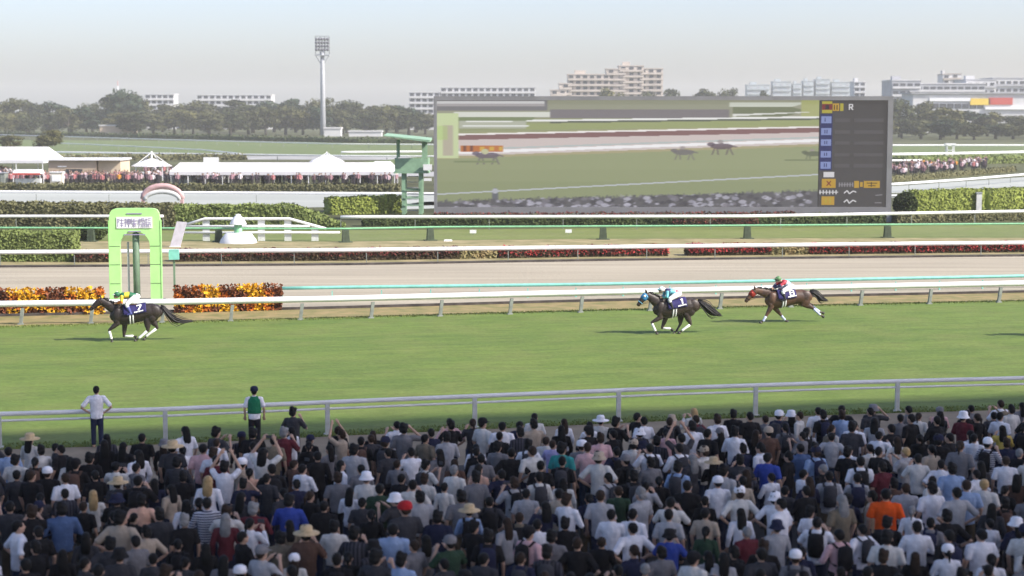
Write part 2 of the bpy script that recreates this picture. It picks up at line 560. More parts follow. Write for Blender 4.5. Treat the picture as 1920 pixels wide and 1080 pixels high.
pxs = [-620, -310, 0, 313, 612, 892, 1160, 1418, 1680, 1935, 2190, 2440]
rail('guard_rail', 'long white outer rail between the crowd and the racing turf', near_rail, NEAR_H, (.05, .065),
     [cross_px(near_rail, x) for x in pxs], post_me(.94, .13, .09), M['white'], M['rail_post'], lower=(.79, (.03, .035)))
ip = [564 + 131 * k for k in range(-9, 14)]
rail('guard_rail', 'thick white inner turf rail running behind the galloping horses', inner_rail, IN_H, (.12, .14),
     [cross_px(inner_rail, x) for x in ip], post_me(.76, .15, .13, .1), M['white'], M['post_grey'])
teal_line = wl([(527, 565), (640, 563), (1100, 557), (1740, 544), (1920, 540)])
s_t = cross_px(teal_line, 529)
rail('guard_rail', 'teal rail along the near edge of the beige dirt track', teal_line, .66, (.07, .085),
     [s_t + 2.5 * k for k in range(0, 38)], post_me(.5, .05, .05), M['teal'], M['teal'], s0=s_t)
rail2 = wl([(0, 473), (640, 469), (1100, 463.5), (1740, 456.5), (1920, 455)], .9)
rail('guard_rail', 'white rail above the red flower beds at the far edge of the dirt track', rail2, .9, (.1, .13),
     [4.5 * k for k in range(int(length(rail2) / 4.5))], post_me(.72, .045, .045), M['white'], M['post_grey'])
mint_line = wl([(0, 427), (640, 429), (830, 425.5), (1280, 423.5), (1920, 419.5)], 1.0)
def mint_posts():
    return [cross_px(mint_line, x) for x in (-420, -190, 170, 410, 648, 808, 1130, 1400, 1665, 1980, 2300)]
rail('guard_rail', 'thin mint green rail on dark stubby posts along the bright jump course', mint_line, 1.0, (.06, .07),
     mint_posts(), post_me(.9, .55, .4, 0, .8), M['mint'], M['post_dark'])
rail3 = wl([(0, 405.5), (330, 405.5), (640, 407), (1400, 405.5), (1920, 396)], 1.05)
sa = cross_px(rail3, 640)
rail('guard_rail', 'white rail in front of the giant screen and its dark low hedge', rail3, 1.05, (.1, .13),
     [sa + 6.0 * k for k in range(0, 19)], post_me(.85, .05, .05), M['white'], M['post_grey'], s0=sa)
sb = cross_px(rail3, 308)
rail('guard_rail', 'white rail ending just right of the green winning post arch', rail3, 1.05, (.1, .12),
     [sb - 6.0 * k for k in range(0, 12)], post_me(.85, .05, .05), M['white'], M['post_grey'], s0=0, s1=sb)
ln = wl([(0, 359.5), (320, 361), (745, 363)], 1.0, 60)
rail('guard_rail', 'white rail along the far side of the pale infield track below the spectators', ln, 1.0, (.13, .14),
     [8.0 * k for k in range(int(length(ln) / 8))], post_me(.76, .06, .06), M['white'], M['post_grey'])
ln = wl([(1600, 349), (1680, 345), (1800, 337), (1920, 327)], 1.0, 60)
rail('guard_rail', 'white rail rising beside the pale infield track right of the giant screen', ln, 1.0, (.13, .14),
     [8.0 * k for k in range(int(length(ln) / 8))], post_me(.76, .06, .06), M['white'], M['post_grey'])
for pts, lab, h, r in (
    ([(-20, 252), (120, 256), (320, 262), (640, 270), (800, 271)], 'farthest white rail left of the floodlight tower, under the tree line', 1.2, .16),
    ([(100, 268), (240, 274), (380, 281), (450, 288)], 'short white rail slanting across the far green course', 1.1, .14),
    ([(-20, 283), (140, 285.5), (640, 292), (800, 293)], 'white rail between the far green course and the grey road', 1.1, .16),
    ([(640, 285), (800, 284)], 'short white rail beside the green lookout roof', 1.1, .2),
    ([(1640, 272.5), (1920, 272.5)], 'upper white rail below the trees right of the giant screen', 1.2, .25),
    ([(1640, 290), (1780, 288), (1920, 285)], 'middle white rail right of the giant screen', 1.2, .3),
    ([(1640, 301.5), (1728, 300.5)], 'lowest short white rail right of the giant screen', 1.1, .2)):
    P = wl(pts, h, 0 if 'short' in lab else 80)
    rail('guard_rail', lab, P, h, (r, r), [12.0 * k for k in range(int(length(P) / 12))], post_me(h - .25, .1, .1), M['white'], M['post_grey'], seg=6)

# ------------------------------------------------------------------ hedges and flower beds
def leafy_strip(name, label, P, s0, s1, w, hfun, m, leaf, n, cat='hedge', group=None, kind=None, core=None, blossoms=None, seed=1):
    root = empty(name, along(P, s0)[0]); o0 = root.location.copy()
    tag(root, label, cat, group, kind)
    rng = np.random.default_rng(seed)
    k = max(3, int((s1 - s0) / 1.2)); mb = MB(); vs = []
    for i in range(k + 1):
        s = s0 + (s1 - s0) * i / k
        q, t = along(P, s); nn = Vector((-t.y, t.x, 0)); q = q - o0
        h = max(.12, hfun(i / k)) * (0.97 + .04 * math.sin(s * 1.7)) - leaf * .4
        a, b = q + nn * leaf * .4, q + nn * (w - leaf * .4)
        vs += [(a.x, a.y, 0), (a.x, a.y, h), (b.x, b.y, h), (b.x, b.y, 0)]
    fs = []
    for i in range(k):
        o = 4 * i
        for j in range(3): fs.append((o + j, o + 4 + j, o + 5 + j, o + j + 1))
    fs += [(0, 1, 2, 3), (4 * k + 3, 4 * k + 2, 4 * k + 1, 4 * k)]
    V0 = np.array(vs); 
    # leaves over front, top, back and ends
    P_l = []; N_l = []
    face = rng.choice(5, n, p=[.52, .30, .08, .05, .05])
    uu = rng.random(n); vv = rng.random(n)
    for f, u, v in zip(face, uu, vv):
        if f == 3: u = 0.0
        if f == 4: u = 1.0
        q, t = along(P, s0 + (s1 - s0) * u); q = q - o0; nn = Vector((-t.y, t.x, 0))
        h = max(.12, hfun(u))
        if f == 0: p = q + Vector((0, 0, h * v))
        elif f == 1: p = q + nn * (w * v) + Vector((0, 0, h))
        elif f == 2: p = q + nn * w + Vector((0, 0, h * v))
        else: p = q + nn * (w * v) + Vector((0, 0, h * rng.random()))
        N_l.append((-nn, Vector((0, 0, 1)), nn, -t, t)[f] + Vector((0, 0, .35)))
        P_l.append(p + Vector(rng.normal(0, leaf * .28, 3)) + Vector((0, 0, .05 * math.sin(u * (s1 - s0) * 2.3) * (f == 1))))
    P_l = np.array(P_l); P_l[:, 2] = np.maximum(P_l[:, 2], leaf * .35)
    V, F = leaf_quads(P_l, leaf, rng, 0, np.array(N_l))
    F0 = np.array([f for f in fs])
    VV = np.concatenate([V0, V]); FF = np.concatenate([F0, F + len(V0)])
    link('foliage', np_mesh('foliage', VV, FF, [m]), root)
    if blossoms:
        bm, frac, lo = blossoms
        sel = P_l[(rng.random(n) < frac) & (P_l[:, 2] > lo)] + rng.normal(0, .03, 3)
        sel = sel + np.array([0, -.05, .05])
        V, F = leaf_quads(sel, leaf * .8, rng)
        link('blossoms', np_mesh('blossoms', V, F, [bm]), root)
    return root

bed_leaf = mat('bed_leaf', (.07, .055, .03), .8, .3, 1, .1, col2=(.05, .03, .022))
bed_red = mat('bed_red', (.34, .045, .045), .7, .3, .8, .1, col2=(.2, .03, .03))
bed_dull = mat('bed_dull', (.17, .045, .04), .7, .3, .8, .1, col2=(.1, .035, .03))
beds = [(-140, 118, 'sandy end of the dull red flower bed behind the green winning post', bed_dull, .3),
        (325, 600, 'dull red flower bed just right of the winning post', bed_dull, .5),
        (603, 862, 'brownish red flower bed across the dirt track from the orange flower boxes', bed_dull, .62),
        (936, 1122, 'short red flower bed between two sandy gaps across the dirt track', bed_red, .55),
        (1130, 1252, 'shortest bright red flower bed across the dirt track above the second horse', bed_red, .7),
        (1290, 1444, 'bright red flower bed across the dirt track above the bay horse', bed_red, .75),
        (1518, 2150, 'longest red flower bed reaching the right edge across the dirt track', bed_red, .7)]
for i, (x0, x1, lab, bmat, fr) in enumerate(beds):
    if i == 0: x0, x1 = 140, 206
    leafy_strip('flower_bed', lab, bed_line, cross_px(bed_line, x0), cross_px(bed_line, x1), 1.1, lambda u: .62, bed_leaf, .14,
                int(26 * (x1 - x0) / 3.2), 'flower bed', 'red flower beds along the dirt track', None, None, (bmat, fr * 1.3, .14 if bmat is bed_red else .26), seed=20 + i)
for i, (x0, x1, lab) in enumerate(((866, 932, 'low sandy shrub filling the left gap between red flower beds'), (1446, 1515, 'low sandy shrub filling the right gap between red flower beds'))):
    leafy_strip('shrub_bed', lab, bed_line, cross_px(bed_line, x0), cross_px(bed_line, x1), 1.1, lambda u: .62, M['verge'], .16, 500, 'shrub', 'sandy gaps between flower beds', seed=40 + i)

hl = wl([(-300, 492), (0, 491), (136, 491), (300, 490)], 0, 10)
leafy_strip('hedge', 'tall square trimmed hedge block at the left edge beside the dirt track', hl, cross_px(hl, -160), cross_px(hl, 136), 2.0, lambda u: 1.85, HEDGE['mid'], .14, 9000, seed=2)
hl = wl([(-300, 428), (0, 428), (300, 428), (640, 427)], 0, 10)
leafy_strip('hedge', 'long dark hedge tapering down behind the white jump wing', hl, cross_px(hl, 330), cross_px(hl, 642), 2.4,
            lambda u: 1.8 if u < .72 else 1.8 - (u - .72) / .28 * 1.6, HEDGE['mid'], .2, 6500, seed=3)
leafy_strip('hedge', 'dark olive hedge left of and behind the winning post arch', hl, cross_px(hl, -140), cross_px(hl, 328), 2.4,
            lambda u: 2.1 - .2 * u, HEDGE['olive'], .2, 8500, seed=4)
hl2 = wl([(560, 404), (760, 400), (800, 399)], 0, 10)
leafy_strip('hedge', 'bright yellow-green hedge left of the green lookout tower', hl2, cross_px(hl2, 622), cross_px(hl2, 752), 3.0, lambda u: 1.45 + .15 * u, HEDGE['bright'], .2, 3000, seed=5)
hl3 = wl([(640, 425), (1400, 423), (1920, 414)], 0, 60)
leafy_strip('hedge', 'low dark hedge running under the giant screen', hl3, cross_px(hl3, 682), cross_px(hl3, 1660), 1.2, lambda u: .82, HEDGE['dark'], .16, 8000, seed=6)
leafy_strip('hedge', 'low olive hedge behind the white rail right of the giant screen', hl3, cross_px(hl3, 1684), cross_px(hl3, 2200), 1.2, lambda u: .8, HEDGE['olive'], .16, 4000, seed=7)
leafy_strip('flower_bed', 'thin strip of dull red flowers directly under the giant screen', [p + Vector((0, 3.0, 0)) for p in hl3], cross_px(hl3, 812), cross_px(hl3, 1502), 1.0, lambda u: .85, bed_leaf, .16, 2200,
            'flower bed', None, None, None, (bed_dull, .9, .3), seed=8)
leafy_strip('flower_bed', 'small faded red flower patch in the dark hedge below the screen', [p + Vector((0, -1.0, 0)) for p in hl3], cross_px(hl3, 1262), cross_px(hl3, 1418), .8, lambda u: .7, bed_leaf, .16, 700,
            'flower bed', None, None, None, (bed_dull, .9, .2), seed=9)
hl4 = wl([(1660, 404), (1920, 398)], 0, 60)
cuts = [(1716, 1846, 'bright trimmed hedge right of the round dark bush'), (1856, 1918, 'short bright trimmed hedge past the pale post at the right edge'), (1924, 2200, 'bright trimmed hedge running out of the right edge')]
for i, (x0, x1, lab) in enumerate(cuts):
    leafy_strip('hedge', lab, hl4, cross_px(hl4, x0), cross_px(hl4, x1), 2.2, lambda u: 2.15 + .1 * u, HEDGE['bright'], .17, int((x1 - x0) * 20), group='bright hedges right of the screen', seed=50 + i)
hl5 = wl([(-60, 357), (320, 358.5), (745, 360)], 0, 30)
leafy_strip('hedge', 'low olive hedge in front of the infield spectators', hl5, cross_px(hl5, -150), cross_px(hl5, 745), 1.5, lambda u: .85, HEDGE['olive'], .22, 6000, seed=10)
hl6 = wl([(1600, 346), (1680, 341), (1800, 331), (1920, 321)], 0, 30)
leafy_strip('hedge', 'low brown-olive hedge before the spectators right of the screen', hl6, cross_px(hl6, 1640), cross_px(hl6, 1905), 1.5, lambda u: .8, HEDGE['olive'], .22, 2600, seed=11)
hl7 = wl([(1600, 312), (1920, 306)], 0, 30)
leafy_strip('hedge', 'far dark hedge behind the spectators right of the screen', hl7, cross_px(hl7, 1700), cross_px(hl7, 2050), 4, lambda u: 1.5, HEDGE['mid'], .35, 2500, seed=12)
hl8 = wl([(0, 268), (330, 267), (640, 275), (800, 276)], 0, 60)
leafy_strip('hedge', 'far dark hedge line at the foot of the left tree line', [p + Vector((0, 25, 0)) for p in wl([(0, 257), (320, 263), (640, 271), (800, 272)], 0, 60)], 20, 330, 4, lambda u: 1.6, HEDGE['dark'], .7, 2600, seed=13)
hl9 = wl([(40, 303), (200, 301), (470, 300)], 0, 5)
leafy_strip('hedge', 'far olive hedge behind the white infield canopies', hl9, 6, length(hl9) - 6, 3, lambda u: 1.1, HEDGE['olive'], .4, 1600, seed=14)

# orange and yellow flower boxes either side of the winning post
FLOW = {'yellow': mat('flower_yellow', (.7, .42, .03), .7, .2, 6, .1, col2=(.5, .24, .02)), 'orange': mat('flower_orange', (.5, .17, .03), .7, .25, 6, .1, col2=(.32, .08, .02)),
        'brown': mat('flower_brown', (.19, .07, .035), .8, .3, 5, .1, col2=(.12, .045, .022))}
box_wood = mat('box_wood', (.09, .045, .03), .8, .2, 4, .2)
def flower_box(label, x0, x1, pattern, seed):
    P = wl([(0, 593), (320, 587.5), (640, 579)], 0, 30)
    sa_, sb_ = cross_px(P, x0), cross_px(P, x1)
    q, t = along(P, sa_); root = empty('flower_box', q, math.atan2(t.y, t.x))
    tag(root, label, 'flower box', 'flower boxes beside the winning post')
    Lx = sb_ - sa_; rng = np.random.default_rng(seed)
    MB().box((Lx / 2, .45, .5), (Lx - .02, .62, 1.0)).build('planter', box_wood, root)
    rows, n = 4, int(Lx / .42)
    for r in range(rows):
        for i in range(n):
            c = pattern(i / n, r, rng)
            cx = Lx * (i + .5) / n; cz = .16 + r * .32; 
            k = 46
            pts = np.stack([cx + rng.uniform(-.5, .5, k) * Lx / n * 1.12, .1 - .05 + rng.normal(0, .045, k) + (.0 if r < 3 else 0), cz + rng.uniform(-.19, .19, k)], 1)
            if r == rows - 1:
                top = np.stack([cx + rng.uniform(-.5, .5, 22) * Lx / n * 1.1, rng.uniform(.1, .75, 22), 1.04 + rng.normal(0, .05, 22) + .06 * math.sin(i)], 1)
                pts = np.concatenate([pts, top])
            pts[:, 2] = np.maximum(pts[:, 2], .06)
            V, F = leaf_quads(pts, .13, rng)
            link('flower_clump', np_mesh('flower_clump', V, F, [FLOW[c]]), root)
def pat(phase):
    def f(u, r, rng):
        v = math.sin(u * 15 + phase + r * .5) + rng.normal(0, .16)
        if r == 0: v = math.sin(u * 21 + phase * 2) + rng.normal(0, .16)
        return 'yellow' if v > .12 else ('orange' if v > -.35 else 'brown')
    return f
flower_box('yellow, orange and brown flower box left of the winning post, at the left edge', -60, 194, pat(.6), 31)
flower_box('yellow, orange and brown flower box right of the winning post, before the teal rail', 328, 528, pat(2.2), 32)

# ------------------------------------------------------------------ winning post arch
def winning_post():
    c = G(256, 566); root = empty('winning_post', c, math.radians(6))
    tag(root, 'lime green winning post arch with rounded opening behind the leading horse', 'winning post')
    sc = (566 - 210) / CAM_H
    w, H = 94 / sc, (566 - 389) / sc
    hw, ow, oz = w / 2, 55 / sc / 2, (566 - 432) / sc
    outer = [(-hw, 0), (-hw, H - .25), (-hw + .08, H - .07), (-hw + .25, H), (hw - .25, H), (hw - .08, H - .07), (hw, H - .25), (hw, 0)]
    arc = [(ow * math.cos(a), oz - ow + ow * math.sin(a)) for a in [math.pi * k / 40 for k in range(41)]]
    # body as two legs and a head, each a closed prism with the arc cut between them
    D = .42
    MB().prism([(-hw, 0), (-ow, 0), (-ow, oz - ow), (-hw, oz - ow)], -D / 2, D / 2).build('leg', M['lime'], root)
    MB().prism([(ow, 0), (hw, 0), (hw, oz - ow), (ow, oz - ow)], -D / 2, D / 2).build('leg', M['lime'], root)
    mb = MB()
    top = [(-hw, oz - ow + .003), (-hw, H - .25), (-hw + .08, H - .07), (-hw + .25, H), (hw - .25, H), (hw - .08, H - .07), (hw, H - .25), (hw, oz - ow + .003)]
    inner = arc
    # quad strips between the arc and the outline
    n = len(inner); out = []
    for k in range(n):
        a = math.pi * k / (n - 1)
        dx, dz = math.cos(a), math.sin(a)
        tt = (abs(dx / hw) ** 9 + abs(dz / (H - (oz - ow))) ** 9) ** (-1 / 9); out.append((dx * tt, oz - ow + .003 + dz * tt * .995))
    vs = [(x, y, z) for y in (-D / 2, D / 2) for x, z in inner] + [(x, y, z) for y in (-D / 2, D / 2) for x, z in out]
    fs = []
    for k in range(n - 1):
        fs.append((k, k + 1, 2 * n + k + 1, 2 * n + k))
        fs.append((n + k + 1, n + k, 3 * n + k, 3 * n + k + 1))
        fs.append((k + 1, k, n + k, n + k + 1))
        fs.append((2 * n + k, 2 * n + k + 1, 3 * n + k + 1, 3 * n + k))
    mb.add(vs, fs)
    mb.build('arch_head', M['lime'], root)
    for z in (oz - ow - .02, .95, 1.9):
        for sx in (-1, 1): MB().box((sx * (hw + ow) / 2, -D / 2 - .004, z), (hw - ow - .01, .012, .022)).build('panel_seam', M['post_dark'], root)
    for sx in (-1, 1):
        MB().box((sx * (hw + .02), 0, H * .44), (.035, D + .04, H * .86)).build('edge_trim', M['lime_edge'], root)
    sgn = MB().box((0, -D / 2 - .02, H - .72), (w * .7, .036, .56)).build('sign_board', M['white'], root)
    # blurred lettering on the board: five character-like clusters of strokes
    ink = mat('lettering_ink', (.3, .27, .4), .6, .05, 3, .2)
    GLYPHS = [[(0, .9, .35, .9), (.06, 1, .06, 0), (.35, .9, .1, .5), (.45, .8, 1, .8), (.7, 1, .7, .45), (.45, .45, 1, .45), (.5, .2, .95, .2), (.72, .45, .72, 0)],
              [(0, .85, .4, .85), (.2, 1, .2, 0), (0, .5, .4, .6), (.5, .9, 1, .9), (.5, .9, .5, .4), (1, .9, 1, .4), (.5, .65, 1, .65), (.5, .4, 1, .4), (.75, 1, .75, 0)],
              [(.1, 1, .1, .4), (0, .7, 1, .75), (.5, 1, .5, 0), (.15, .4, .9, .4), (.2, .05, .5, .4), (.85, .05, .5, .4)],
              [(0, .8, .45, .8), (.22, 1, .22, 0), (.05, .4, .22, .7), (.55, 1, .95, 1), (.55, 1, .55, .6), (.95, 1, .95, .6), (.55, .8, .95, .8), (.5, .45, 1, .45), (.6, 0, .8, .4), (.9, 0, 1, .45)],
              [(0, .9, .4, .9), (.2, 1, .2, .1), (0, .5, .4, .5), (0, .1, .4, .15), (.5, 1, 1, 1), (.55, .75, .95, .75), (.55, .5, .95, .5), (.5, .25, 1, .25), (.7, .5, .55, 0), (.8, .5, 1, 0)]]
    mb = MB()
    for k in range(5):
        cx = (k - 2) * w * .135
        for a0, b0, a1, b1 in GLYPHS[k]:
            for q in ((a0, b0, a1, b1),):
                x0, z0, x1, z1 = cx + (a0 - .5) * .3, H - .72 + (b0 - .5) * .42, cx + (a1 - .5) * .3, H - .72 + (b1 - .5) * .42
                l = math.hypot(x1 - x0, z1 - z0); nx, nz = -(z1 - z0) / l * .017, (x1 - x0) / l * .017
                y = -D / 2 - .044 - .0012 * len(mb.f) / 6
                mb.prism([(x0 + nx, z0 + nz), (x1 + nx, z1 + nz), (x1 - nx, z1 - nz), (x0 - nx, z0 - nz)], y, y + .008)
    o = mb.build('lettering', ink, sgn)
    for dz, ww in ((.27, .3), (1.16, .25), (1.32, .42)):
        MB().box((0, -D / 2 - .02, H - dz), (w * ww, .03, .05)).build('text_line', ink, root)
    MB().loft([(0.02, .12, 0), (0.02, .12, oz - .12)], .17, 12).build('mirror_pole', M['pole_green'], root, True)
    MB().box((-.38, .2, oz * .42), (.1, .1, oz * .84)).build('support_pole', M['steel'], root)
    MB().box((0, .05, .06), (w + .3, D + .5, .12)).build('base_plate', M['post_dark'], root)
    # green board and steps standing at its right
    o = MB().box((hw + .62, .3, 2.35), (.5, .3, .5)).build('signal_box', M['teal'], root)
    MB().box((hw + .62, .3, 1.05), (.1, .1, 2.1)).build('signal_pole', M['pole_green'], root)
winning_post()

# red and white start banner far behind the arch
def banner():
    c = G(305, 394); root = empty('arched_banner', c)
    tag(root, 'faded red and white arched banner behind the winning post', 'banner')
    pts = [(1.9 * math.cos(a), 0, 1.1 + 1.25 * math.sin(a)) for a in [math.pi * k / 10 for k in range(11)]]
    MB().loft(pts, [(.18, .28)] * 11, 8).build('arch_band', M['pale_red'], root, True)
    MB().loft([(1.7 * math.cos(a), -.1, 1.0 + .8 * math.sin(a)) for a in [math.pi * k / 10 for k in range(11)]], [(.12, .22)] * 11, 8).build('white_band', M['white_old'], root, True)
    for s in (-1.9, 1.9): MB().box((s, 0, .55), (.3, .3, 1.1)).build('leg', M['pale_red'], root)
banner()

# ------------------------------------------------------------------ white jump wing and bell stand
def jump_wing():
    base = G(480, 452); root = empty('jump_wing', base)
    tag(root, 'white steeplechase wing fence with sloping ends right of the winning post', 'fence')
    s = (452 - 210) / CAM_H
    X = lambda px: (px - 480) / s
    Z = lambda py: (452 - py) / s
    def bar(a, b, nm, r=.09):
        MB().loft([(X(a[0]), -.02, Z(a[1])), (X(b[0]), -.02, Z(b[1]))], r, 8).build(nm, M['white'], root, True)
    MB().loft([(X(349), -.02, Z(421)), (X(384), -.02, Z(410)), (X(544), -.02, Z(410)), (X(612), -.02, Z(429))], .1, 8).build('top_bar', M['white'], root, True)
    bar((348, 424), (582, 423.5), 'middle_bar', .08)
    bar((346, 436), (638, 436), 'lower_bar', .085)
    for px, top in ((386, 411), (490, 411), (540, 411), (591, 424)):
        MB().box((X(px), .1, Z(top) / 2), (13 / s, .12, Z(top))).build('post', M['white_old'], root)
    return root
jump_wing()
q = G(332, 463)
root = empty('leaning_board', q); tag(root, 'pale lilac board leaning beside the white jump wing', 'board')
MB().add([], [])
mb = MB(); mb.prism([(-.5, 0), (.22, 0), (.72, 1.75), (.02, 1.8)], -.06, .06); mb.build('panel', M['lilac'], root)
mb = MB(); mb.box((-.14, -.02, .02), (.8, .2, .05)); mb.build('foot', M['white'], root)
q = G(447, 455)
root = empty('bell_stand', q); tag(root, 'white bell-shaped stand with a cone hood and wide skirt by the jump wing', 'stand')
MB().lathe([(.62, 1.35), (.6, 1.42), (.42, 1.75), (.26, 1.92), (.2, 1.98), (.17, 2.08), (0, 2.1)], (0, 0, 0), 18).build('hood', M['white'], root, True)
MB().lathe([(.3, .72), (.28, 1.36), (0, 1.37)], (0, 0, 0), 14).build('neck', M['mint'], root, True)
MB().lathe([(1.38, 0), (1.3, .22), (1.0, .62), (.85, .72), (0, .74)], (0, 0, 0), 20).build('skirt', M['white'], root, True)
for px, py, w, lab in ((887, 441, .5, 'small white marker plate on the jump course nearer the post'), (1066, 440, .5, 'small white marker plate on the jump course below the screen centre')):
    root = empty('marker_plate', G(px, py)); tag(root, lab, 'marker', 'marker plates on the jump course')
    MB().box((0, 0, .28), (w, .05, .26)).build('plate', M['white'], root)
    MB().box((0, .02, .08), (.05, .04, .16)).build('peg', M['post_grey'], root)
root = empty('marker_plate', G(840, 452)); tag(root, 'flat white marker lying at the edge of the jump course', 'marker', 'marker plates on the jump course')
MB().box((0, 0, .05), (.62, .5, .1), taper=.85).build('plate', M['white'], root)
# ------------------------------------------------------------------ giant screen
def screen():
    base = G(1243, 416); D = base.y; s = FPX * CP / D * 1.0
    s = (416 - 210) / CAM_H
    X0, X1 = (812 - 1243) / s, (1672 - 1243) / s
    Zt, Zb = (416 - 180.5) / s, (416 - 400) / s
    root = empty('video_screen', base, 0.0)
    tag(root, 'giant grey-framed video screen showing the race with a results board at its right', 'video screen')
    X = lambda px: (px - 1243) / s
    Z = lambda py: (416 - py) / s
    DX0, DX1, DT, DB = X(818), X(1662), Z(188), Z(388)
    th = 1.6
    MB().box(((X0 + X1) / 2, th / 2 + .12, (Zt + Zb) / 2), (X1 - X0 - .2, th, Zt - Zb - .1)).build('cabinet', M['dark_grey'], root)
    fr = M['frame_grey']
    MB().box(((X0 + X1) / 2, .2, (Zt + DT) / 2), (X1 - X0, .7, Zt - DT)).build('frame_bar', fr, root)
    MB().box(((X0 + X1) / 2, .2, (Zb + DB) / 2), (X1 - X0, .7, DB - Zb)).build('frame_bar', fr, root)
    MB().box(((X0 + DX0) / 2, .2, (DT + DB) / 2), (DX0 - X0, .7, DT - DB - .01)).build('frame_bar', fr, root)
    MB().box(((X1 + DX1) / 2, .2, (DT + DB) / 2), (X1 - DX1, .7, DT - DB - .01)).build('frame_bar', fr, root)
    for px in (830, 1040, 1250, 1460, 1655):
        MB().box((X(px), .9, Zb / 2), (.7, .7, Zb)).build('support_leg', fr, root)
    MB().box((X(1665), -.25, Zb / 2), (.9, .4, Zb)).build('support_leg', M['steel'], root)
    # ---- picture shown: colours of a race, painted into the display's own pixels
    nx, ny = 560, 170
    px = np.linspace(818, 1534, nx)[None, :].repeat(ny, 0); py = np.linspace(188, 388, ny)[:, None].repeat(nx, 1)
    img = np.zeros((ny, nx, 3)); rng = np.random.default_rng(9)
    def sm(n, a):
        k = rng.normal(size=(ny, nx)); 
        for _ in range(n): k = (k + np.roll(k, 1, 1) + np.roll(k, -1, 1)) / 3
        return (k * a)[..., None]
    def put(mask, c, a=1.0):
        img[mask] = img[mask] * (1 - a) + np.array(c, float) * a
    U = (px - 818) / 716.0
    img[:] = (146, 151, 112)
    put(py > 300, (143, 150, 108)); put(py > 345, (136, 143, 104))
    img += sm(40, 14)
    put(py < 222, (150, 150, 128))
    put((py < 214) & (px > 1025) & (px < 1370), (146, 147, 126)); put((py >= 205) & (py < 222) & (px > 1030) & (px < 1365), (122, 116, 118))
    put((py < 208) & (px < 1025), (118, 116, 118)); put((py > 190) & (py < 195) & (px < 1020), (205, 204, 204)); put((py > 195) & (py < 199) & (px < 1020), (165, 160, 160))
    put((py > 210) & (py < 219) & (px > 850) & (px < 1030), (214, 215, 206))
    put((py > 219) & (py < 228) & (px > 850) & (px < 1000), (122, 134, 95))
    put((py > 192) & (py < 200) & (px > 1365) & (px < 1500 + (196 - py) * 4), (200, 203, 190)); put((py > 201) & (py < 218) & (px > 1372) & (px < 1512 - abs(py - 208) * 4), (112, 118, 88))
    put((px > 1500) & (py < 245), (165, 168, 110)); put((py > 214 - (px - 1372) * .03) & (py < 218 - (px - 1372) * .05) & (px > 1372) & (px < 1515), (220, 220, 215))
    L1 = 226.5 - (px - 980) / 553 * 7
    put((abs(py - L1) < 1.6) & (px > 985), (235, 235, 232)); put((py > L1 + 1.6) & (py < L1 + 5) & (px > 1030), (92, 96, 82)); put((py > L1 + 5) & (py < L1 + 17) & (px > 985), (150, 158, 105))
    put((py > 226) & (py < 241) & (px > 860) & (px <= 985), (175, 178, 160)); put((abs(py - 228) < 1.2) & (px > 872) & (px < 960), (232, 232, 228)); put((abs(py - 236) < 1.0) & (px > 866) & (px < 990), (228, 230, 226))
    L2 = 253 - U * 15
    put(py > L2 - 3, (160, 158, 118)); put(abs(py - L2) < 1.5, (240, 235, 233)); put((py > L2 + 1.2) & (py < L2 + 10), (128, 92, 90)); 
    put((py > L2 + 10) & (py < 289 - U * 26), (203, 190, 186))
    L3 = 287 - U * 24
    put((py > L3 - 7) & (py < L3 - 4), (178, 186, 184)); put(abs(py - L3) < 2.6, (240, 238, 240)); put((py > L3 + 2.6) & (py < L3 + 7), (205, 194, 190)); put((py > L3 + 6.5) & (py < L3 + 12), (166, 158, 120))
    put((py > L3 + 11), (146, 153, 113)); put(py > 318, (143, 150, 110)); put(py > 340, (138, 146, 106))
    put((py > 273) & (py < 284) & (px > 862) & (px < 941), (185, 110, 50)); put((py > 275) & (py < 282) & (px > 895) & (px < 940) & (np.sin(px * .35) > 0), (205, 165, 60)); put((py > 273) & (py < 283) & (px > 864) & (px < 892) & (np.sin(px * .5) > .3), (110, 62, 45))
    put((px > 818) & (px < 858) & (py > 212) & (py < 296), (196, 208, 160)); put((px > 829) & (px < 848) & (py > 235) & (py < 292), (178, 170, 150)); put((px > 820) & (px < 838) & (py > 236) & (py < 262), (168, 196, 110), .5)
    def horse(cx, cy, w, c=(104, 98, 102)):
        w *= .86
        put(((px - cx) / (w * .5)) ** 2 + ((py - cy) / (w * .13)) ** 2 < 1, c, .8); put(((px - cx + w * .46) / (w * .17)) ** 2 + ((py - cy + w * .08) / (w * .085)) ** 2 < 1, c, .8)
        for s0, s1 in ((-.3, -.42), (-.2, -.14), (.3, .2), (.36, .5)):
            yy = (py - cy - w * .08) / (w * .3)
            put((yy > 0) & (yy < 1) & (abs(px - cx - w * (s0 + (s1 - s0) * yy)) < w * .03), c, .75)
        put((abs(py - cy + w * .02 - (px - cx - w * .45) * .25) < w * .03) & (px > cx + w * .4) & (px < cx + w * .68), c, .7)
        put(((px - cx + w * .06) / (w * .13)) ** 2 + ((py - cy + w * .2) / (w * .08)) ** 2 < 1, (150, 140, 140), .8)
    horse(912, 291, 52, (92, 80, 96)); put(((px - 908) / 7) ** 2 + ((py - 284) / 5) ** 2 < 1, (190, 190, 150)); horse(1281, 285, 46); horse(1352, 274, 50, (84, 68, 78)); horse(1524, 288, 40, (86, 92, 70))
    put((abs(py - 303) < 2) & (px > 850) & (px < 930), (122, 132, 92)); put((abs(py - 300) < 1.5) & (px > 1470) & (px < 1530), (112, 120, 84))
    L4 = 364 - U * 37
    put(abs(py - L4) < 1.2, (186, 190, 196))
    put(((px - 927) / 6) ** 2 + ((py - 366) / 14) ** 2 < 1, (96, 98, 104)); put(((px - 927) / 6) ** 2 + ((py - 358) / 5) ** 2 < 1, (176, 178, 186))
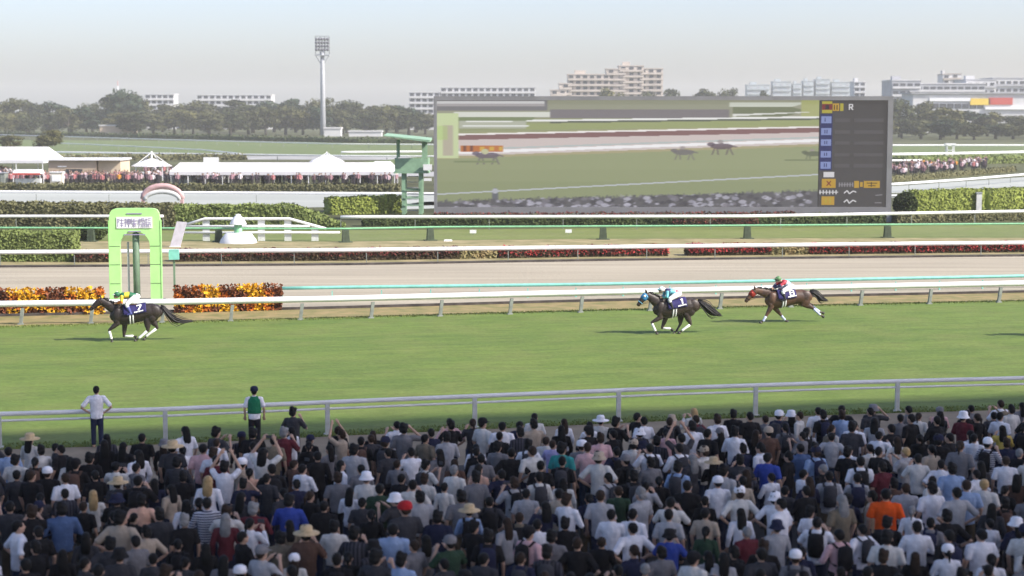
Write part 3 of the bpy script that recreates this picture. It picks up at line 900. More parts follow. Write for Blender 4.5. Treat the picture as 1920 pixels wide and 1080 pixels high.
    hc = 377 - U * 20
    crowd = (py > hc + rng.normal(0, 1.6, (1, nx))) 
    put(crowd, (88, 86, 88)); 
    for _ in range(420):
        cx, cy, r = rng.uniform(850, 1530), rng.uniform(355, 390), rng.uniform(1.5, 5)
        if cy < 374 - (cx - 818) / 716 * 18: continue
        c = [(74, 70, 74), (160, 158, 172), (120, 116, 124), (182, 180, 194), (60, 58, 62)][rng.integers(5)]
        put((((px - cx) / (r * 1.6)) ** 2 + ((py - cy) / (r * .8)) ** 2 < 1) & crowd, c, .8)
    for _ in range(1):
        img[:] = (img + np.roll(img, 1, 1) + np.roll(img, -1, 1)) / 3
    img[:, :3] = img[:, 3:4]; img[:, -3:] = img[:, -4:-3]
    img = np.clip(img, 0, 255) / 255
    li = np.where(img <= .04045, img / 12.92, ((img + .055) / 1.055) ** 2.4)
    xs = np.linspace(DX0, X(1534), nx); zs = np.linspace(DT, DB, ny)
    V = np.stack([xs[None, :].repeat(ny, 0), np.zeros((ny, nx)), zs[:, None].repeat(nx, 1)], -1).reshape(-1, 3)
    idx = np.arange(nx * ny).reshape(ny, nx)
    F = np.stack([idx[1:, :-1], idx[1:, 1:], idx[:-1, 1:], idx[:-1, :-1]], -1).reshape(-1, 4)
    dm = bpy.data.materials.new('display_picture'); dm.use_nodes = True
    p = dm.node_tree.nodes['Principled BSDF']; p.inputs['Base Color'].default_value = (.012, .012, .014, 1); p.inputs['Roughness'].default_value = .7
    at = dm.node_tree.nodes.new('ShaderNodeAttribute'); at.attribute_name = 'picture'
    dm.node_tree.links.new(at.outputs['Color'], p.inputs['Emission Color']); p.inputs['Emission Strength'].default_value = .93 / 2 ** EXPO
    me = np_mesh('display', V, F, [dm])
    ca = me.color_attributes.new('picture', 'FLOAT_COLOR', 'POINT')
    ca.data.foreach_set('color', np.concatenate([li.reshape(-1, 3), np.ones((nx * ny, 1))], 1).astype(np.float32).ravel())
    o = link('display', me, root); o.location = (0, .02, 0)
    # ---- results board
    bd = MB().box(((X(1535) + DX1) / 2, .05, (DT + DB) / 2), (DX1 - X(1535), .1, DT - DB)).build('results_board', glow('board_dark', lin(78, 75, 74)), root)
    G_ = {'blue': glow('board_blue', lin(46, 50, 96)), 'pale': glow('board_pale_blue', lin(128, 140, 186)), 'white': glow('board_white', lin(205, 203, 205)), 'yellow': glow('board_yellow', lin(182, 146, 54)),
          'grey': glow('board_grey', lin(140, 136, 140)), 'red': glow('board_red', lin(120, 50, 50)), 'olive': glow('board_olive', lin(170, 160, 60)), 'dim': glow('board_dim', lin(88, 85, 86)), 'black': glow('board_black', lin(52, 45, 48))}
    def cell(x0, x1, y0, y1, c, nm='result_cell', y=-.02):
        return MB().box((X((x0 + x1) / 2), y, Z((y0 + y1) / 2)), (abs(X(x1) - X(x0)), .04, abs(Z(y1) - Z(y0)))).build(nm, G_[c], bd)
    def strokes(segs, c, nm='digit', y=-.06):
        mb = MB()
        for x0, y0, x1, y1, t in segs:
            dx, dy = x1 - x0, y1 - y0; l = math.hypot(dx, dy) or 1; nxx, nyy = -dy / l * t / 2, dx / l * t / 2
            q = [(X(a), Z(b)) for a, b in ((x0 + nxx, y0 + nyy), (x1 + nxx, y1 + nyy), (x1 - nxx, y1 - nyy), (x0 - nxx, y0 - nyy))]
            mb.prism(q, y, y + .03)
        mb.build(nm, G_[c], bd)
    cell(1536, 1559, 214, 319, 'blue', 'column', -.005)
    for k, (a, b) in enumerate(((218, 231), (240, 253), (261, 273), (283, 295), (303, 316))):
        cell(1538, 1557, a, b, 'pale')
        for j in range(2 if k else 1): strokes([(1545 + 4 * j, a + 3, 1545 + 4 * j, b - 3, 1.6)], 'blue')
        cell(1600, 1655, a + 4, b - 2, 'dim', 'result_row', -.01); cell(1564, 1592, a + 4, b - 2, 'dim', 'result_row', -.01)
    cell(1539, 1558, 190, 212, 'olive'); cell(1539, 1558, 195, 206, 'red', y=-.03); cell(1545, 1552, 197, 205, 'black', y=-.04)
    cell(1559, 1571, 194, 208, 'yellow'); cell(1573, 1579, 194, 208, 'olive')
    strokes([(1562, 197, 1562, 206, 1.8), (1567, 197, 1567, 206, 1.8)], 'black')
    strokes([(1590, 195, 1590, 206, 2), (1590, 196, 1596, 196, 2), (1596, 196, 1596, 201, 2), (1590, 201, 1596, 201, 2), (1592, 201, 1597, 206, 2)], 'white')
    cell(1544, 1564, 322, 332, 'white'); cell(1541, 1567, 335, 352, 'yellow'); strokes([(1550, 339, 1558, 348, 2), (1558, 339, 1550, 348, 2)], 'red')
    strokes([(1574 + 5 * k, 342, 1574 + 5 * k, 350, 2.2) for k in range(6)] + [(1573, 346, 1600, 346, 1.5)], 'grey')
    cell(1602, 1611, 339, 352, 'yellow'); cell(1613, 1618, 341, 350, 'yellow'); cell(1620, 1650, 339, 352, 'yellow'); strokes([(1625, 343, 1645, 343, 1.5), (1628, 348, 1642, 348, 1.5), (1634, 341, 1634, 350, 1.5)], 'black')
    strokes([(1536, 360, 1572, 360, 1.6)] + [(1538 + 6 * k, 356, 1538 + 6 * k, 364, 2) for k in range(6)], 'white')
    strokes([(1583, 362, 1589, 357, 2.2), (1589, 357, 1593, 363, 2.2), (1593, 363, 1600, 358, 2.2), (1600, 358, 1606, 360, 2.2)], 'white')
    strokes([(1583, 379, 1589, 374, 2.2), (1589, 374, 1593, 381, 2.2), (1593, 381, 1600, 375, 2.2), (1600, 375, 1606, 378, 2.2)], 'white')
    cell(1541, 1565, 368, 384, 'yellow'); strokes([(1549, 371, 1549, 381, 2), (1557, 371, 1557, 381, 2)], 'olive')
    strokes([(1642, 366, 1655, 365, 1.6), (1641, 380, 1654, 380, 1.6)], 'grey')
screen()

# ------------------------------------------------------------------ green lookout tower
def lookout():
    base = G(775, 402); s = (402 - 210) / CAM_H
    root = empty('lookout_tower', base); tag(root, 'pale green lookout tower on steel legs beside the giant screen', 'tower')
    X = lambda px: (px - 775) / s
    Z = lambda py: (402 - py) / s
    gp = M['green_paint']
    for px, y in ((757, 0), (789, 0), (757, 2.0), (789, 2.0)):
        MB().box((X(px), y, Z(322) / 2), (.34, .34, Z(322))).build('leg', gp, root)
    for py in (356, 371, 385):
        MB().box((X(773), -.2, Z(py)), (X(789) - X(757), .1, .1)).build('brace', gp, root)
        MB().box((X(773), 2.2, Z(py)), (X(789) - X(757), .1, .1)).build('brace', gp, root)
    for k in range(7):
        MB().box((X(773), .2 + .28 * k, .35 + .52 * k), (1.0, .28, .07)).build('step', M['steel'], root)
    MB().box((X(772), 1.0, Z(323)), (X(806) - X(740), 2.9, .16)).build('deck', gp, root)
    MB().box((X(772), -.4, (Z(296) + Z(321)) / 2), (X(803) - X(742), .1, Z(296) - Z(321))).build('parapet', gp, root)
    for sx in (742, 803):
        MB().box((X(sx), 1.0, (Z(296) + Z(321)) / 2), (.1, 2.7, Z(296) - Z(321))).build('parapet', gp, root)
    for px, y in ((746, -.2), (796, -.2), (746, 2.2), (796, 2.2)):
        MB().box((X(px), y, (Z(262) + Z(296)) / 2), (.16 if px < 790 else .4, .16, Z(262) - Z(296))).build('roof_post', gp, root)
    mb = MB()
    x0, x1 = X(722), X(808)
    vs = [(x0, -1.6, Z(253)), (x1, -1.6, Z(262)), (x1, 3.4, Z(259)), (x0, 3.4, Z(250)), (x0, -1.6, Z(254.5)), (x1, -1.6, Z(266)), (x1, 3.4, Z(263)), (x0, 3.4, Z(252))]
    mb.add(vs, [(0, 1, 2, 3), (7, 6, 5, 4), (4, 5, 1, 0), (5, 6, 2, 1), (6, 7, 3, 2), (7, 4, 0, 3)])
    mb.build('roof', gp, root)
    MB().box((X(803), -.7, Z(313)), (.8, .25, .55)).build('camera_housing', M['white'], root)
    MB().box((X(803), -.7, Z(336)), (.7, .2, .25)).build('lamp_box', M['white'], root)
lookout()

# ------------------------------------------------------------------ floodlight tower
def floodlight():
    D = 700.0; b = AT(606, 255, D); s = FPX / D
    root = empty('floodlight_tower', (b.x, D, 0)); tag(root, 'tall grey floodlight tower with a dark lamp cluster above the tree line', 'floodlight')
    H = (255 - 98) / s
    MB().loft([(0, 0, 0), (0, 0, H * .5), (0, 0, H)], [1.15, .95, .75], 10).build('mast', M['steel'], root, True)
    zt = H
    fr = empty('lamp_rack', (0, 0, 0)); fr.parent = root
    for z in (zt - 1.2, zt + 2.0, zt + 5.9): MB().box((0, 0, z), (5.6, .5, .3)).build('rack_bar', M['steel'], fr)
    for x in (-2.7, -.9, .9, 2.7): MB().box((x, .3, zt + 2.4), (.2, .2, 7.0)).build('rack_bar', M['dark_grey'], fr)
    lm = MB().lathe([(0, .0), (.58, .0), (.62, .5), (.3, .75), (0, .78)], seg=10).mesh('lamp', (M['lamp_glass'],))
    for r in range(4):
        for k in range(5):
            o = link('lamp', lm, fr, (-2.2 + 1.1 * k, -.3, zt + .6 + 1.35 * r)); o.rotation_euler = (math.radians(80), 0, 0)
    MB().box((0, 0, zt - 1.6), (5.8, 3.0, .25)).build('platform', M['steel'], root)
    for sx in (-1, 1): MB().loft([(sx * .9, 0, zt - 4.5), (sx * 2.5, 0, zt - 1.8)], .16, 6).build('strut', M['steel'], root)
floodlight()
root = empty('radio_mast', (AT(222, 215, 1150).x, 1150, 0)); tag(root, 'faint red and white radio mast rising over the left tree line', 'mast')
for k in range(6): MB().box((0, 0, 12 + 3.2 * k), (1.5 - .18 * k, 1.5 - .18 * k, 3.2)).build('mast_segment', M['pale_red'] if k % 2 else M['white'], root)
MB().loft([(0, 0, 0), (0, 0, 10.4)], 1.0, 8).build('mast_foot', M['steel'], root)

# ------------------------------------------------------------------ buildings
WIN = {}
def win_mesh(w, h, rec=.12):
    k = (round(w, 2), round(h, 2))
    if k not in WIN:
        WIN[k] = MB().box((0, 0, 0), (w, .25, h)).mesh('window', (M['glass_dark'],))
    return WIN[k]
def building(name, label, D, blocks, wall, slab, floor=3.0, win=(2.2, 1.5), pitch=3.2, depth=12, group=None, glass=None, yaw=0.0):
    """blocks: (px0, px1, py_top) seen at distance D; storeys with balcony slabs and recessed windows"""
    s = FPX / D
    x0 = min(b[0] for b in blocks); x1 = max(b[1] for b in blocks)
    c = AT((x0 + x1) / 2, 243, D)
    root = empty(name, (c.x, D, 0), yaw); tag(root, label, 'building', group)
    for bi, (a, b, top) in enumerate(blocks):
        xa, xb = (a - 960) / s - c.x, (b - 960) / s - c.x
        H = CAM_H + (210 - top) / s
        y0 = .6 * bi
        MB().box(((xa + xb) / 2, y0 + depth / 2, H / 2), (xb - xa, depth, H)).build('wall', wall, root)
        MB().box(((xa + xb) / 2, y0 + depth / 2, H + .25), (xb - xa + .6, depth + .6, .5)).build('roof', slab, root)
        if bi % 2 == 0 and H > 22: MB().box((xa + (xb - xa) * .3, y0 + depth / 2, H + 1.4), (min(6, (xb - xa) * .3), 4, 2.2)).build('roof_plant', wall, root)
        nf = max(1, int(H / floor))
        for f in range(nf):
            z = H - floor * (f + 1)
            if z < 3: break
            MB().box(((xa + xb) / 2, y0 - .55, z + .55), (xb - xa - .3, 1.0, 1.05)).build('balcony', slab, root)
            n = max(1, int((xb - xa) / pitch))
            for k in range(n):
                paint(link('window', win_mesh(*win), root, (xa + (xb - xa) * (k + .5) / n, y0 - .06, z + 1.95)), glass or M['glass_dark'])
    return root
building('apartment_building', 'long white apartment block behind the left end of the giant screen', 950, [(768, 826, 174), (827, 1004, 165)], M['apartment_white'], M['apartment_white'])
building('apartment_building', 'stepped beige apartment block rising above the middle of the screen', 950,
         [(1032, 1062, 170), (1048, 1072, 158), (1064, 1142, 141), (1136, 1172, 131), (1160, 1206, 125), (1198, 1242, 130)], M['apartment_beige'], M['apartment_beige'], pitch=3.6)
building('apartment_building', 'low white block peeping over the trees right of the tallest left tree', 980, [(276, 330, 178)], M['apartment_white'], M['apartment_white'])
building('apartment_building', 'long low white block above the trees left of the floodlight tower', 980, [(372, 512, 179)], M['apartment_white'], M['apartment_white'])
building('shopping_centre', 'grey louvred building with white roof right of the giant screen', 900, [(1668, 1722, 152), (1700, 1842, 158)], M['mall_grey'], M['apartment_white'], floor=4.0, win=(2.6, 1.4), pitch=3.4, depth=25)
building('tower_block', 'narrow white and brown tower block above the grey louvred building', 1000, [(1762, 1776, 141), (1775, 1797, 140)], M['apartment_white'], M['apartment_tan'], pitch=4)
building('shopping_centre', 'white building with dark window bands at the right edge', 920, [(1806, 1862, 151), (1856, 1990, 148)], M['apartment_white'], M['mall_grey'], floor=4.0, depth=25)
building('office_block', 'small plain white block just above the right part of the screen', 1000, [(1597, 1619, 155)], M['apartment_white'], M['apartment_white'])
def store():
    D = 820.0; s = FPX / D; c = AT(1820, 243, D); root = empty('store_building', (c.x, D, 0)); tag(root, 'low white store with a yellow and red sign band above the right trees', 'building')
    X = lambda px: (px - 1820) / s
    Z = lambda py: CAM_H + (210 - py) / s
    MB().box((X(1850), 12, Z(176) / 2), (X(1990) - X(1712), 24, Z(176))).build('wall', M['apartment_white'], root)
    MB().box((X(1850), 12, Z(175)), (X(1990) - X(1700), 26, .5)).build('roof', M['mall_grey'], root)
    MB().box((X(1780), -.3, Z(187)), (X(1822) - X(1745), .5, 1.4)).build('sign_band', M['white'], root)
    MB().box((X(1836), -.3, Z(191)), (X(1852) - X(1815), .5, 3.0)).build('sign_band', M['yellow'], root)
    MB().box((X(1874), -.3, Z(190)), (X(1898) - X(1853), .5, 3.2)).build('sign_band', M['red'], root)
    MB().box((X(1920), -.5, Z(203)), (X(1990) - X(1840), 1.0, 1.1)).build('canopy', M['white'], root)
    for k in range(9): link('window', win_mesh(3.0, 2.2), root, (X(1725 + 14 * k), -.1, Z(199)))
store()
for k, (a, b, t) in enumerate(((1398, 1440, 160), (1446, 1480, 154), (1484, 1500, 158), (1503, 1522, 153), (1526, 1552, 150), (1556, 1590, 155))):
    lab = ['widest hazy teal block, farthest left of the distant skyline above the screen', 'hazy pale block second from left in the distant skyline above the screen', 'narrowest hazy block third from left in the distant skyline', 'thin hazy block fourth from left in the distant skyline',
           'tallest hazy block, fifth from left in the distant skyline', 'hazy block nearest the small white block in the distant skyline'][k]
    building('office_block', lab, 1480, [(a, b, t)], M['hazed_teal'], M['hazed_teal'], floor=4, pitch=5, group='hazy distant skyline blocks', glass=M['steel'])  # pale panes instead of dark glass, haze put into their colour too
# long low structures below the left trees
building('clubhouse', 'low pale house among the trees left of the floodlight tower', 720, [(190, 252, 236)], M['beige_wall'], M['apartment_white'], pitch=4, depth=8)
building('clubhouse', 'small white hut at the foot of the floodlight tower', 690, [(609, 640, 241)], M['apartment_white'], M['apartment_white'], pitch=4, depth=6)
building('clubhouse', 'low white house under the trees beside the lookout roof', 690, [(655, 716, 247)], M['apartment_white'], M['apartment_white'], pitch=4, depth=6)

# ------------------------------------------------------------------ infield kiosks and canopies
def kiosk_building():
    base = G(158, 339); s = (339 - 210) / CAM_H; root = empty('kiosk_building', base); tag(root, 'tan flat-roofed kiosk building with a dark hatch in the infield', 'kiosk')
    X = lambda px: (px - 158) / s
    Z = lambda py: (339 - py) / s
    MB().box((X(136), 3, Z(301) / 2), (X(183) - X(93), 6, Z(301))).build('wall', M['beige_wall'], root)
    MB().box((X(204), 3.6, Z(300) / 2), (X(226) - X(184), 6, Z(300))).build('wall', mat('beige_light', (.58, .47, .34), .8, .06, .5, .2), root)
    MB().box((X(160), 3, Z(299)), (X(228) - X(90), 7, .22)).build('roof', M['white'], root)
    MB().box((X(140), -.06, Z(322)), (X(156) - X(125), .2, .75)).build('hatch', M['glass_dark'], root)
    MB().box((X(117), -.06, Z(312)), (1.2, .1, .14)).build('sign', M['white'], root)
kiosk_building()
def vending():
    base = G(106, 352); root = empty('vending_kiosk', base); tag(root, 'small cream vending kiosk in front of the tan building', 'kiosk')
    MB().box((0, .5, .95), (1.5, 1.0, 1.9)).build('body', mat('cream', (.66, .6, .5), .6, .05, 1, .3), root)
    MB().box((0, -.03, 1.2), (1.1, .08, .8)).build('front_panel', M['white'], root)
    MB().box((0, .5, 1.95), (1.7, 1.2, .1)).build('roof', M['white'], root)
vending()
def marquee(label, px0, px1, py_base, depth, eave, ridge, poles=5, name='marquee'):
    a, b = G(px0, py_base), G(px1, py_base); root = empty(name, (a + b) / 2); tag(root, label, 'marquee')
    w = (b - a).length; hw = w / 2
    mb = MB(); hd = depth / 2
    vs = [(-hw, 0, eave), (hw, 0, eave), (hw, depth, eave), (-hw, depth, eave), (-hw + .8, hd, ridge), (hw - .8, hd, ridge), (-hw, 0, eave - .45), (hw, 0, eave - .45), (hw, depth, eave - .45), (-hw, depth, eave - .45)]
    mb.add(vs, [(0, 1, 5, 4), (2, 3, 4, 5), (1, 2, 5), (3, 0, 4), (6, 7, 1, 0), (7, 8, 2, 1), (8, 9, 3, 2), (9, 6, 0, 3)])
    mb.build('canopy', M['canvas_white'], root)
    for k in range(poles):
        x = -hw + .15 + (w - .3) * k / (poles - 1)
        MB().box((x, .12, (eave - .4) / 2), (.1, .1, eave - .4)).build('pole', M['white'], root)
        MB().box((x, depth - .12, (eave - .4) / 2), (.1, .1, eave - .4)).build('pole', M['white'], root)
    return root
marquee('long low white marquee roof above the infield spectators', 318, 742, 347, 6.5, 1.75, 2.85, 14)
marquee('white marquee with a sloping roof at the left edge of the infield', -120, 82, 334, 12, 2.6, 4.4, 5)
marquee('small white marquee tent beside the lookout tower', 690, 742, 344, 4, 1.9, 2.9, 3)
def stall(px, py, w, lab, band):
    root = empty('market_stall', G(px, py)); tag(root, lab, 'stall')
    MB().box((0, 1, 1.9), (w, 2, .5), taper=.9).build('awning', M['white'], root)
    MB().box((0, -.03, 1.62), (w, .06, .22)).build('awning_band', band, root)
    MB().box((0, .9, .5), (w * .92, .5, 1.0)).build('counter', M['white_old'], root)
    for sx in (-1, 1):
        for y in (.15, 1.85): MB().box((sx * (w / 2 - .1), y, .82), (.08, .08, 1.64)).build('pole', M['white'], root)
stall(50, 350, 3.6, 'small white market stall with a red band at the left infield', M['red'])
stall(340, 346, 2.6, 'small market stall with an orange band under the long marquee', M['yellow'])
stall(412, 343, 2.8, 'wider market stall with an orange-yellow band under the long marquee', M['yellow'])
root = empty('utility_hut', G(4, 350)); tag(root, 'dark grey utility hut at the far left of the infield', 'hut')
MB().box((-.6, .8, .85), (1.9, 1.6, 1.7)).build('body', M['post_grey'], root); MB().box((-.6, .8, 1.75), (2.1, 1.8, .1)).build('roof', M['steel'], root); MB().box((-.6, -.02, .8), (.8, .06, 1.5)).build('door', M['dark_grey'], root)
def tensile(px, py, r, eave, peak, mast, lab):
    root = empty('tensile_canopy', G(px, py)); tag(root, lab, 'canopy', 'white pointed infield canopies')
    prof = [(r, eave), (r * .72, eave + (peak - eave) * .35), (r * .45, eave + (peak - eave) * .62), (r * .15, peak - .12), (0, peak)]
    MB().lathe([(r * .97, eave - .08)] + prof, seg=8).build('canopy', M['canvas_white'], root)
    MB().loft([(0, 0, 0), (0, 0, mast)], .12, 8).build('mast', M['white'], root)
    for k in range(4):
        a = math.pi / 4 + math.pi / 2 * k
        MB().loft([(0, 0, mast - .1), (r * 1.0 * math.cos(a), r * 1.0 * math.sin(a), eave + .05)], .05, 5).build('cable', M['white_old'], root)
        MB().box((r * .9 * math.cos(a), r * .9 * math.sin(a), eave / 2), (.1, .1, eave)).build('pole', M['white'], root)
tensile(285, 338, 2.9, 2.0, 3.1, 4.0, 'white pointed tensile canopy right of the tan kiosk building')
tensile(613, 318, 3.0, 1.3, 2.5, 2.9, 'smaller white pointed canopy right of the white board, behind the marquee')
root = empty('white_board', G(396, 312)); tag(root, 'plain white board on two posts behind the long marquee', 'board')
MB().box((0, 0, 1.15), (2.7, .12, .9)).build('panel', M['white'], root)
for sx in (-1, 1): MB().box((sx * 1.1, .1, .4), (.1, .08, .8)).build('post', M['steel'], root)
def gantry():
    base = G(1782, 293); s = (293 - 210) / CAM_H; root = empty('start_gantry', base); tag(root, 'small white gantry tower on the far rails right of the screen', 'tower')
    for sx in (-.75, .75):
        for y in (0, 1.2): MB().box((sx, y, 1.25), (.22, .22, 2.5)).build('leg', M['white_old'], root)
    MB().box((0, .6, 2.6), (2.2, 1.6, .3)).build('deck', M['white'], root); MB().box((0, -.1, 1.3), (1.4, .1, .16)).build('brace', M['white_old'], root)
gantry()
root = empty('post_box', G(1833, 400)); tag(root, 'pale grey post between two bright hedges right of the screen', 'post')
MB().box((0, -.3, .95), (.5, .3, 1.9)).build('column', M['white_old'], root); MB().box((0, -.3, 1.95), (.6, .4, .1)).build('cap', M['steel'], root)

# ------------------------------------------------------------------ infield spectators (far, reads as one mass)
def far_crowd(name, label, area, n, seed):
    rng = random.Random(seed); mb = MB()
    cols = [lin(205, 180, 184), lin(220, 212, 214), lin(165, 130, 136), lin(112, 88, 93), lin(80, 70, 76), lin(185, 120, 120), lin(215, 150, 70), lin(60, 57, 62)]
    mats = [mat('far_top_%d' % i, c, .8, .05, 1, .1) for i, c in enumerate(cols)] + [mat('far_trouser', (.05, .045, .05), .8, .2, 1, .1), mat('far_hair', (.02, .016, .014), .6, .2, 1, .2), mat('far_skin', (.42, .27, .2), .6, .1, 1, .2)]
    wts = [4, 4, 5, 6, 6, 3, .5, 6]
    for _ in range(n):
        p = area(rng); h = rng.uniform(.92, 1.05); c = rng.choices(range(8), wts)[0]; x, y = p.x, p.y
        mb.loft([(x, y, .85 * h), (x, y, 1.1 * h), (x, y, 1.36 * h), (x, y, 1.44 * h)], [(.13, .19), (.12, .18), (.12, .22), (.06, .08)], 6, c)
        for sx in (-1, 1):
            mb.loft([(x + sx * .09, y, 0), (x + sx * .09, y, .88 * h)], [.06, .085], 5, 8)
            mb.loft([(x + sx * .23, y, 1.36 * h), (x + sx * .27, y - .06, .95 * h)], [.055, .04], 4, c)
        mb.ball((x, y, 1.57 * h), (.085, .095, .115), 6, 5, 10)
        mb.ball((x, y + .02, 1.61 * h), (.095, .1, .1), 6, 5, 9)
    o = mb.build(name, mats); tag(o, label, 'crowd', kind='stuff')
def ar1(r):
    x = r.uniform(-60, 745)
    y = 349 - (8 if 20 < x < 262 else 19) * r.random() ** 1.1
    return G(x, y)
def ar2(r):
    x = r.uniform(1650, 1850); t = (x - 1680) / 240
    return G(x, 336 - 22 * t - r.random() * (17 - 7 * t))
far_crowd('crowd', 'distant infield spectators massed below the long white marquee', ar1, 620, 3)
far_crowd('crowd', 'distant infield spectators massed right of the giant screen', ar2, 170, 4)

# ------------------------------------------------------------------ trees
def tree_meshes(seed, H, W, n, leaf, low=.06, flatten=1.0):
    rng = np.random.default_rng(seed)
    L = []
    k = 26
    for i in range(k):
        a = rng.uniform(0, 2 * math.pi); rr = math.sqrt(rng.random()) * .36 * W; z = low + (1 - low) * rng.uniform(.22, .86)
        env = math.sin(min(1, max(0, (z - low) / (1 - low))) * math.pi) ** .6
        L.append((rr * math.cos(a) * (.35 + .75 * env), rr * math.sin(a) * (.35 + .75 * env), z * H, W * rng.uniform(.12, .2)))
    V0, F0 = [], []
    per = n // k; P = []
    for x, y, z, r in L:
        d = rng.normal(size=(per, 3)); d /= np.linalg.norm(d, axis=1)[:, None]
        q = d * (r * rng.uniform(.72, 1.12, per))[:, None]; q[:, 2] *= .8 * flatten
        P.append(q + np.array([x, y, z]))
        b = len(V0); c = r * .74
        V0 += [(x + c, y, z), (x - c, y, z), (x, y + c, z), (x, y - c, z), (x, y, z + c * .8), (x, y, z - c * .8)]
        for t in ((0, 2, 4), (2, 1, 4), (1, 3, 4), (3, 0, 4), (2, 0, 5), (1, 2, 5), (3, 1, 5), (0, 3, 5)):
            F0.append([t[0] + b, t[1] + b, t[2] + b, t[2] + b])
    P = np.concatenate(P); P[:, 2] = np.clip(P[:, 2], low * H * .6, H)
    V, F = leaf_quads(P, leaf, rng)
    T = np.array([(f[0], f[1], f[2]) for f in F0])
    tri = np.concatenate([T, np.stack([F[:, 0], F[:, 1], F[:, 2]], 1) + len(V0), np.stack([F[:, 0], F[:, 2], F[:, 3]], 1) + len(V0)])
    crown = np_mesh('crown', np.concatenate([np.array(V0), V]), tri, [TREE['olive']])
    mb = MB(); mb.loft([(0, 0, 0), (0.1, 0, H * .3), (0, .1, H * .7)], [W * .045, W * .034, W * .015], 7)
    for i in range(6):
        x, y, z, r = L[i * 3]
        mb.loft([(0.05, 0, H * .28), (x * .6, y * .6, z * .7), (x, y, z)], [W * .022, W * .014, W * .006], 5)
    trunk = mb.mesh('trunk', (M['bark'],), True)
    return crown, trunk
TM = [tree_meshes(100 + i, 1.0 * h, w, 2600, .62) for i, (h, w) in enumerate(((15, 12), (15, 10), (15, 14), (15, 9), (15, 11.5), (15, 16)))]
LANDM = [(0, 'the left edge'), (158, 'the tan kiosk building'), (606, 'the floodlight tower'), (772, 'the green lookout tower')]
ORD = ['first', 'second', 'third', 'fourth', 'fifth', 'sixth', 'seventh', 'eighth', 'ninth', 'tenth', 'eleventh', 'twelfth', 'thirteenth', 'fourteenth', 'fifteenth', 'sixteenth', 'seventeenth', 'eighteenth', 'nineteenth', 'twentieth']
def place_tree(px, top, wpx, D, v, tone, label, group, rz):
    s = FPX / D; x = (px - 960) / s; H = CAM_H + (210 - top) / s
    crown, trunk = TM[v]
    root = empty('tree', (x, D, 0), rz); tag(root, label, 'tree', group)
    k = H / 15.0; wx = (wpx / s) / (12, 10, 14, 9, 11.5, 16)[v]
    root.scale = (wx, wx, k)
    o = link('crown', crown, root); paint(o, TREE[tone]); link('trunk', trunk, root)
T_left = []
sky_l = [(0, 180), (60, 182), (110, 192), (160, 193), (190, 188), (200, 172), (235, 169), (270, 172), (292, 188), (330, 194), (370, 185), (400, 183), (440, 186), (470, 186), (500, 192), (525, 182), (560, 180), (585, 180), (620, 182), (660, 190), (700, 194), (740, 193), (770, 203), (812, 206)]
rt = random.Random(21)
def skyl(x): return float(np.interp(x, [a for a, _ in sky_l], [b for _, b in sky_l]))
x = -70
while x < 815:
    T_left.append((x, skyl(x) + rt.uniform(-2, 5), rt.uniform(66, 96), rt.uniform(775, 840), 'back')); x += rt.uniform(34, 50)
T_left.append((235, 168, 92, 770, 'back'))
x = -60
while x < 815:
    T_left.append((x, max(skyl(x) + 8, 205) + rt.uniform(-10, 10), rt.uniform(50, 78), rt.uniform(718, 755), 'front')); x += rt.uniform(30, 46)
def name_row(items, row_word, lmk):
    out = []
    for it in sorted(items):
        px = it[0]
        nm = min(lmk, key=lambda l: abs(l[0] - px)); side = 'left' if px < nm[0] else 'right'
        out.append((it, nm, side))
    labs = {}
    for it, nm, side in out:
        same = sorted([o[0][0] for o in out if o[1] == nm and o[2] == side], reverse=(side == 'left'))
        labs[it] = '%s %s of %s, %s row' % (ORD[same.index(it[0])], side, nm[1].replace('the ', ''), row_word)
    return labs
labs = {}
labs.update(name_row([t for t in T_left if t[4] == 'back'], 'tall rear', LANDM)); labs.update(name_row([t for t in T_left if t[4] == 'front'], 'lower front', LANDM))
for t in T_left:
    v = rt.randrange(6); tone = rt.choices(['dark olive', 'olive', 'blue-green', 'yellow-green'], [4, 4, 3, 1])[0]
    shp = ['broad', 'rounded', 'spreading', 'narrow', 'bushy', 'wide'][v]
    place_tree(t[0], t[1], t[2], t[3], v, tone, '%s %s tree %s' % (shp, tone, labs[t]), 'trees of the far left tree line', rt.uniform(0, 6.28))
T_right = []
sky_r = [(1640, 184), (1700, 184), (1745, 190), (1790, 202), (1850, 210), (1920, 216), (2000, 212)]
def skyr(x): return float(np.interp(x, [a for a, _ in sky_r], [b for _, b in sky_r]))
x = 1640
while x < 2010:
    T_right.append((x, skyr(x) + rt.uniform(-2, 4), rt.uniform(66, 96), rt.uniform(655, 700), 'back')); x += rt.uniform(32, 46)
x = 1650
while x < 2010:
    T_right.append((x, 226 + rt.uniform(-8, 8), rt.uniform(50, 76), rt.uniform(600, 640), 'front')); x += rt.uniform(30, 42)
LR = [(1672, 'the right screen frame'), (1782, 'the small white gantry tower'), (1920, 'the right edge')]
labs = {}
labs.update(name_row([t for t in T_right if t[4] == 'back'], 'tall rear', LR)); labs.update(name_row([t for t in T_right if t[4] == 'front'], 'lower front', LR))
for t in T_right:
    v = rt.randrange(6); tone = rt.choices(['dark olive', 'olive', 'blue-green', 'yellow-green'], [4, 4, 2, 1])[0]
    shp = ['broad', 'rounded', 'spreading', 'narrow', 'bushy', 'wide'][v]
    place_tree(t[0], t[1], t[2], t[3], v, tone, '%s %s tree %s' % (shp, tone, labs[t]), 'trees of the far right tree line', rt.uniform(0, 6.28))
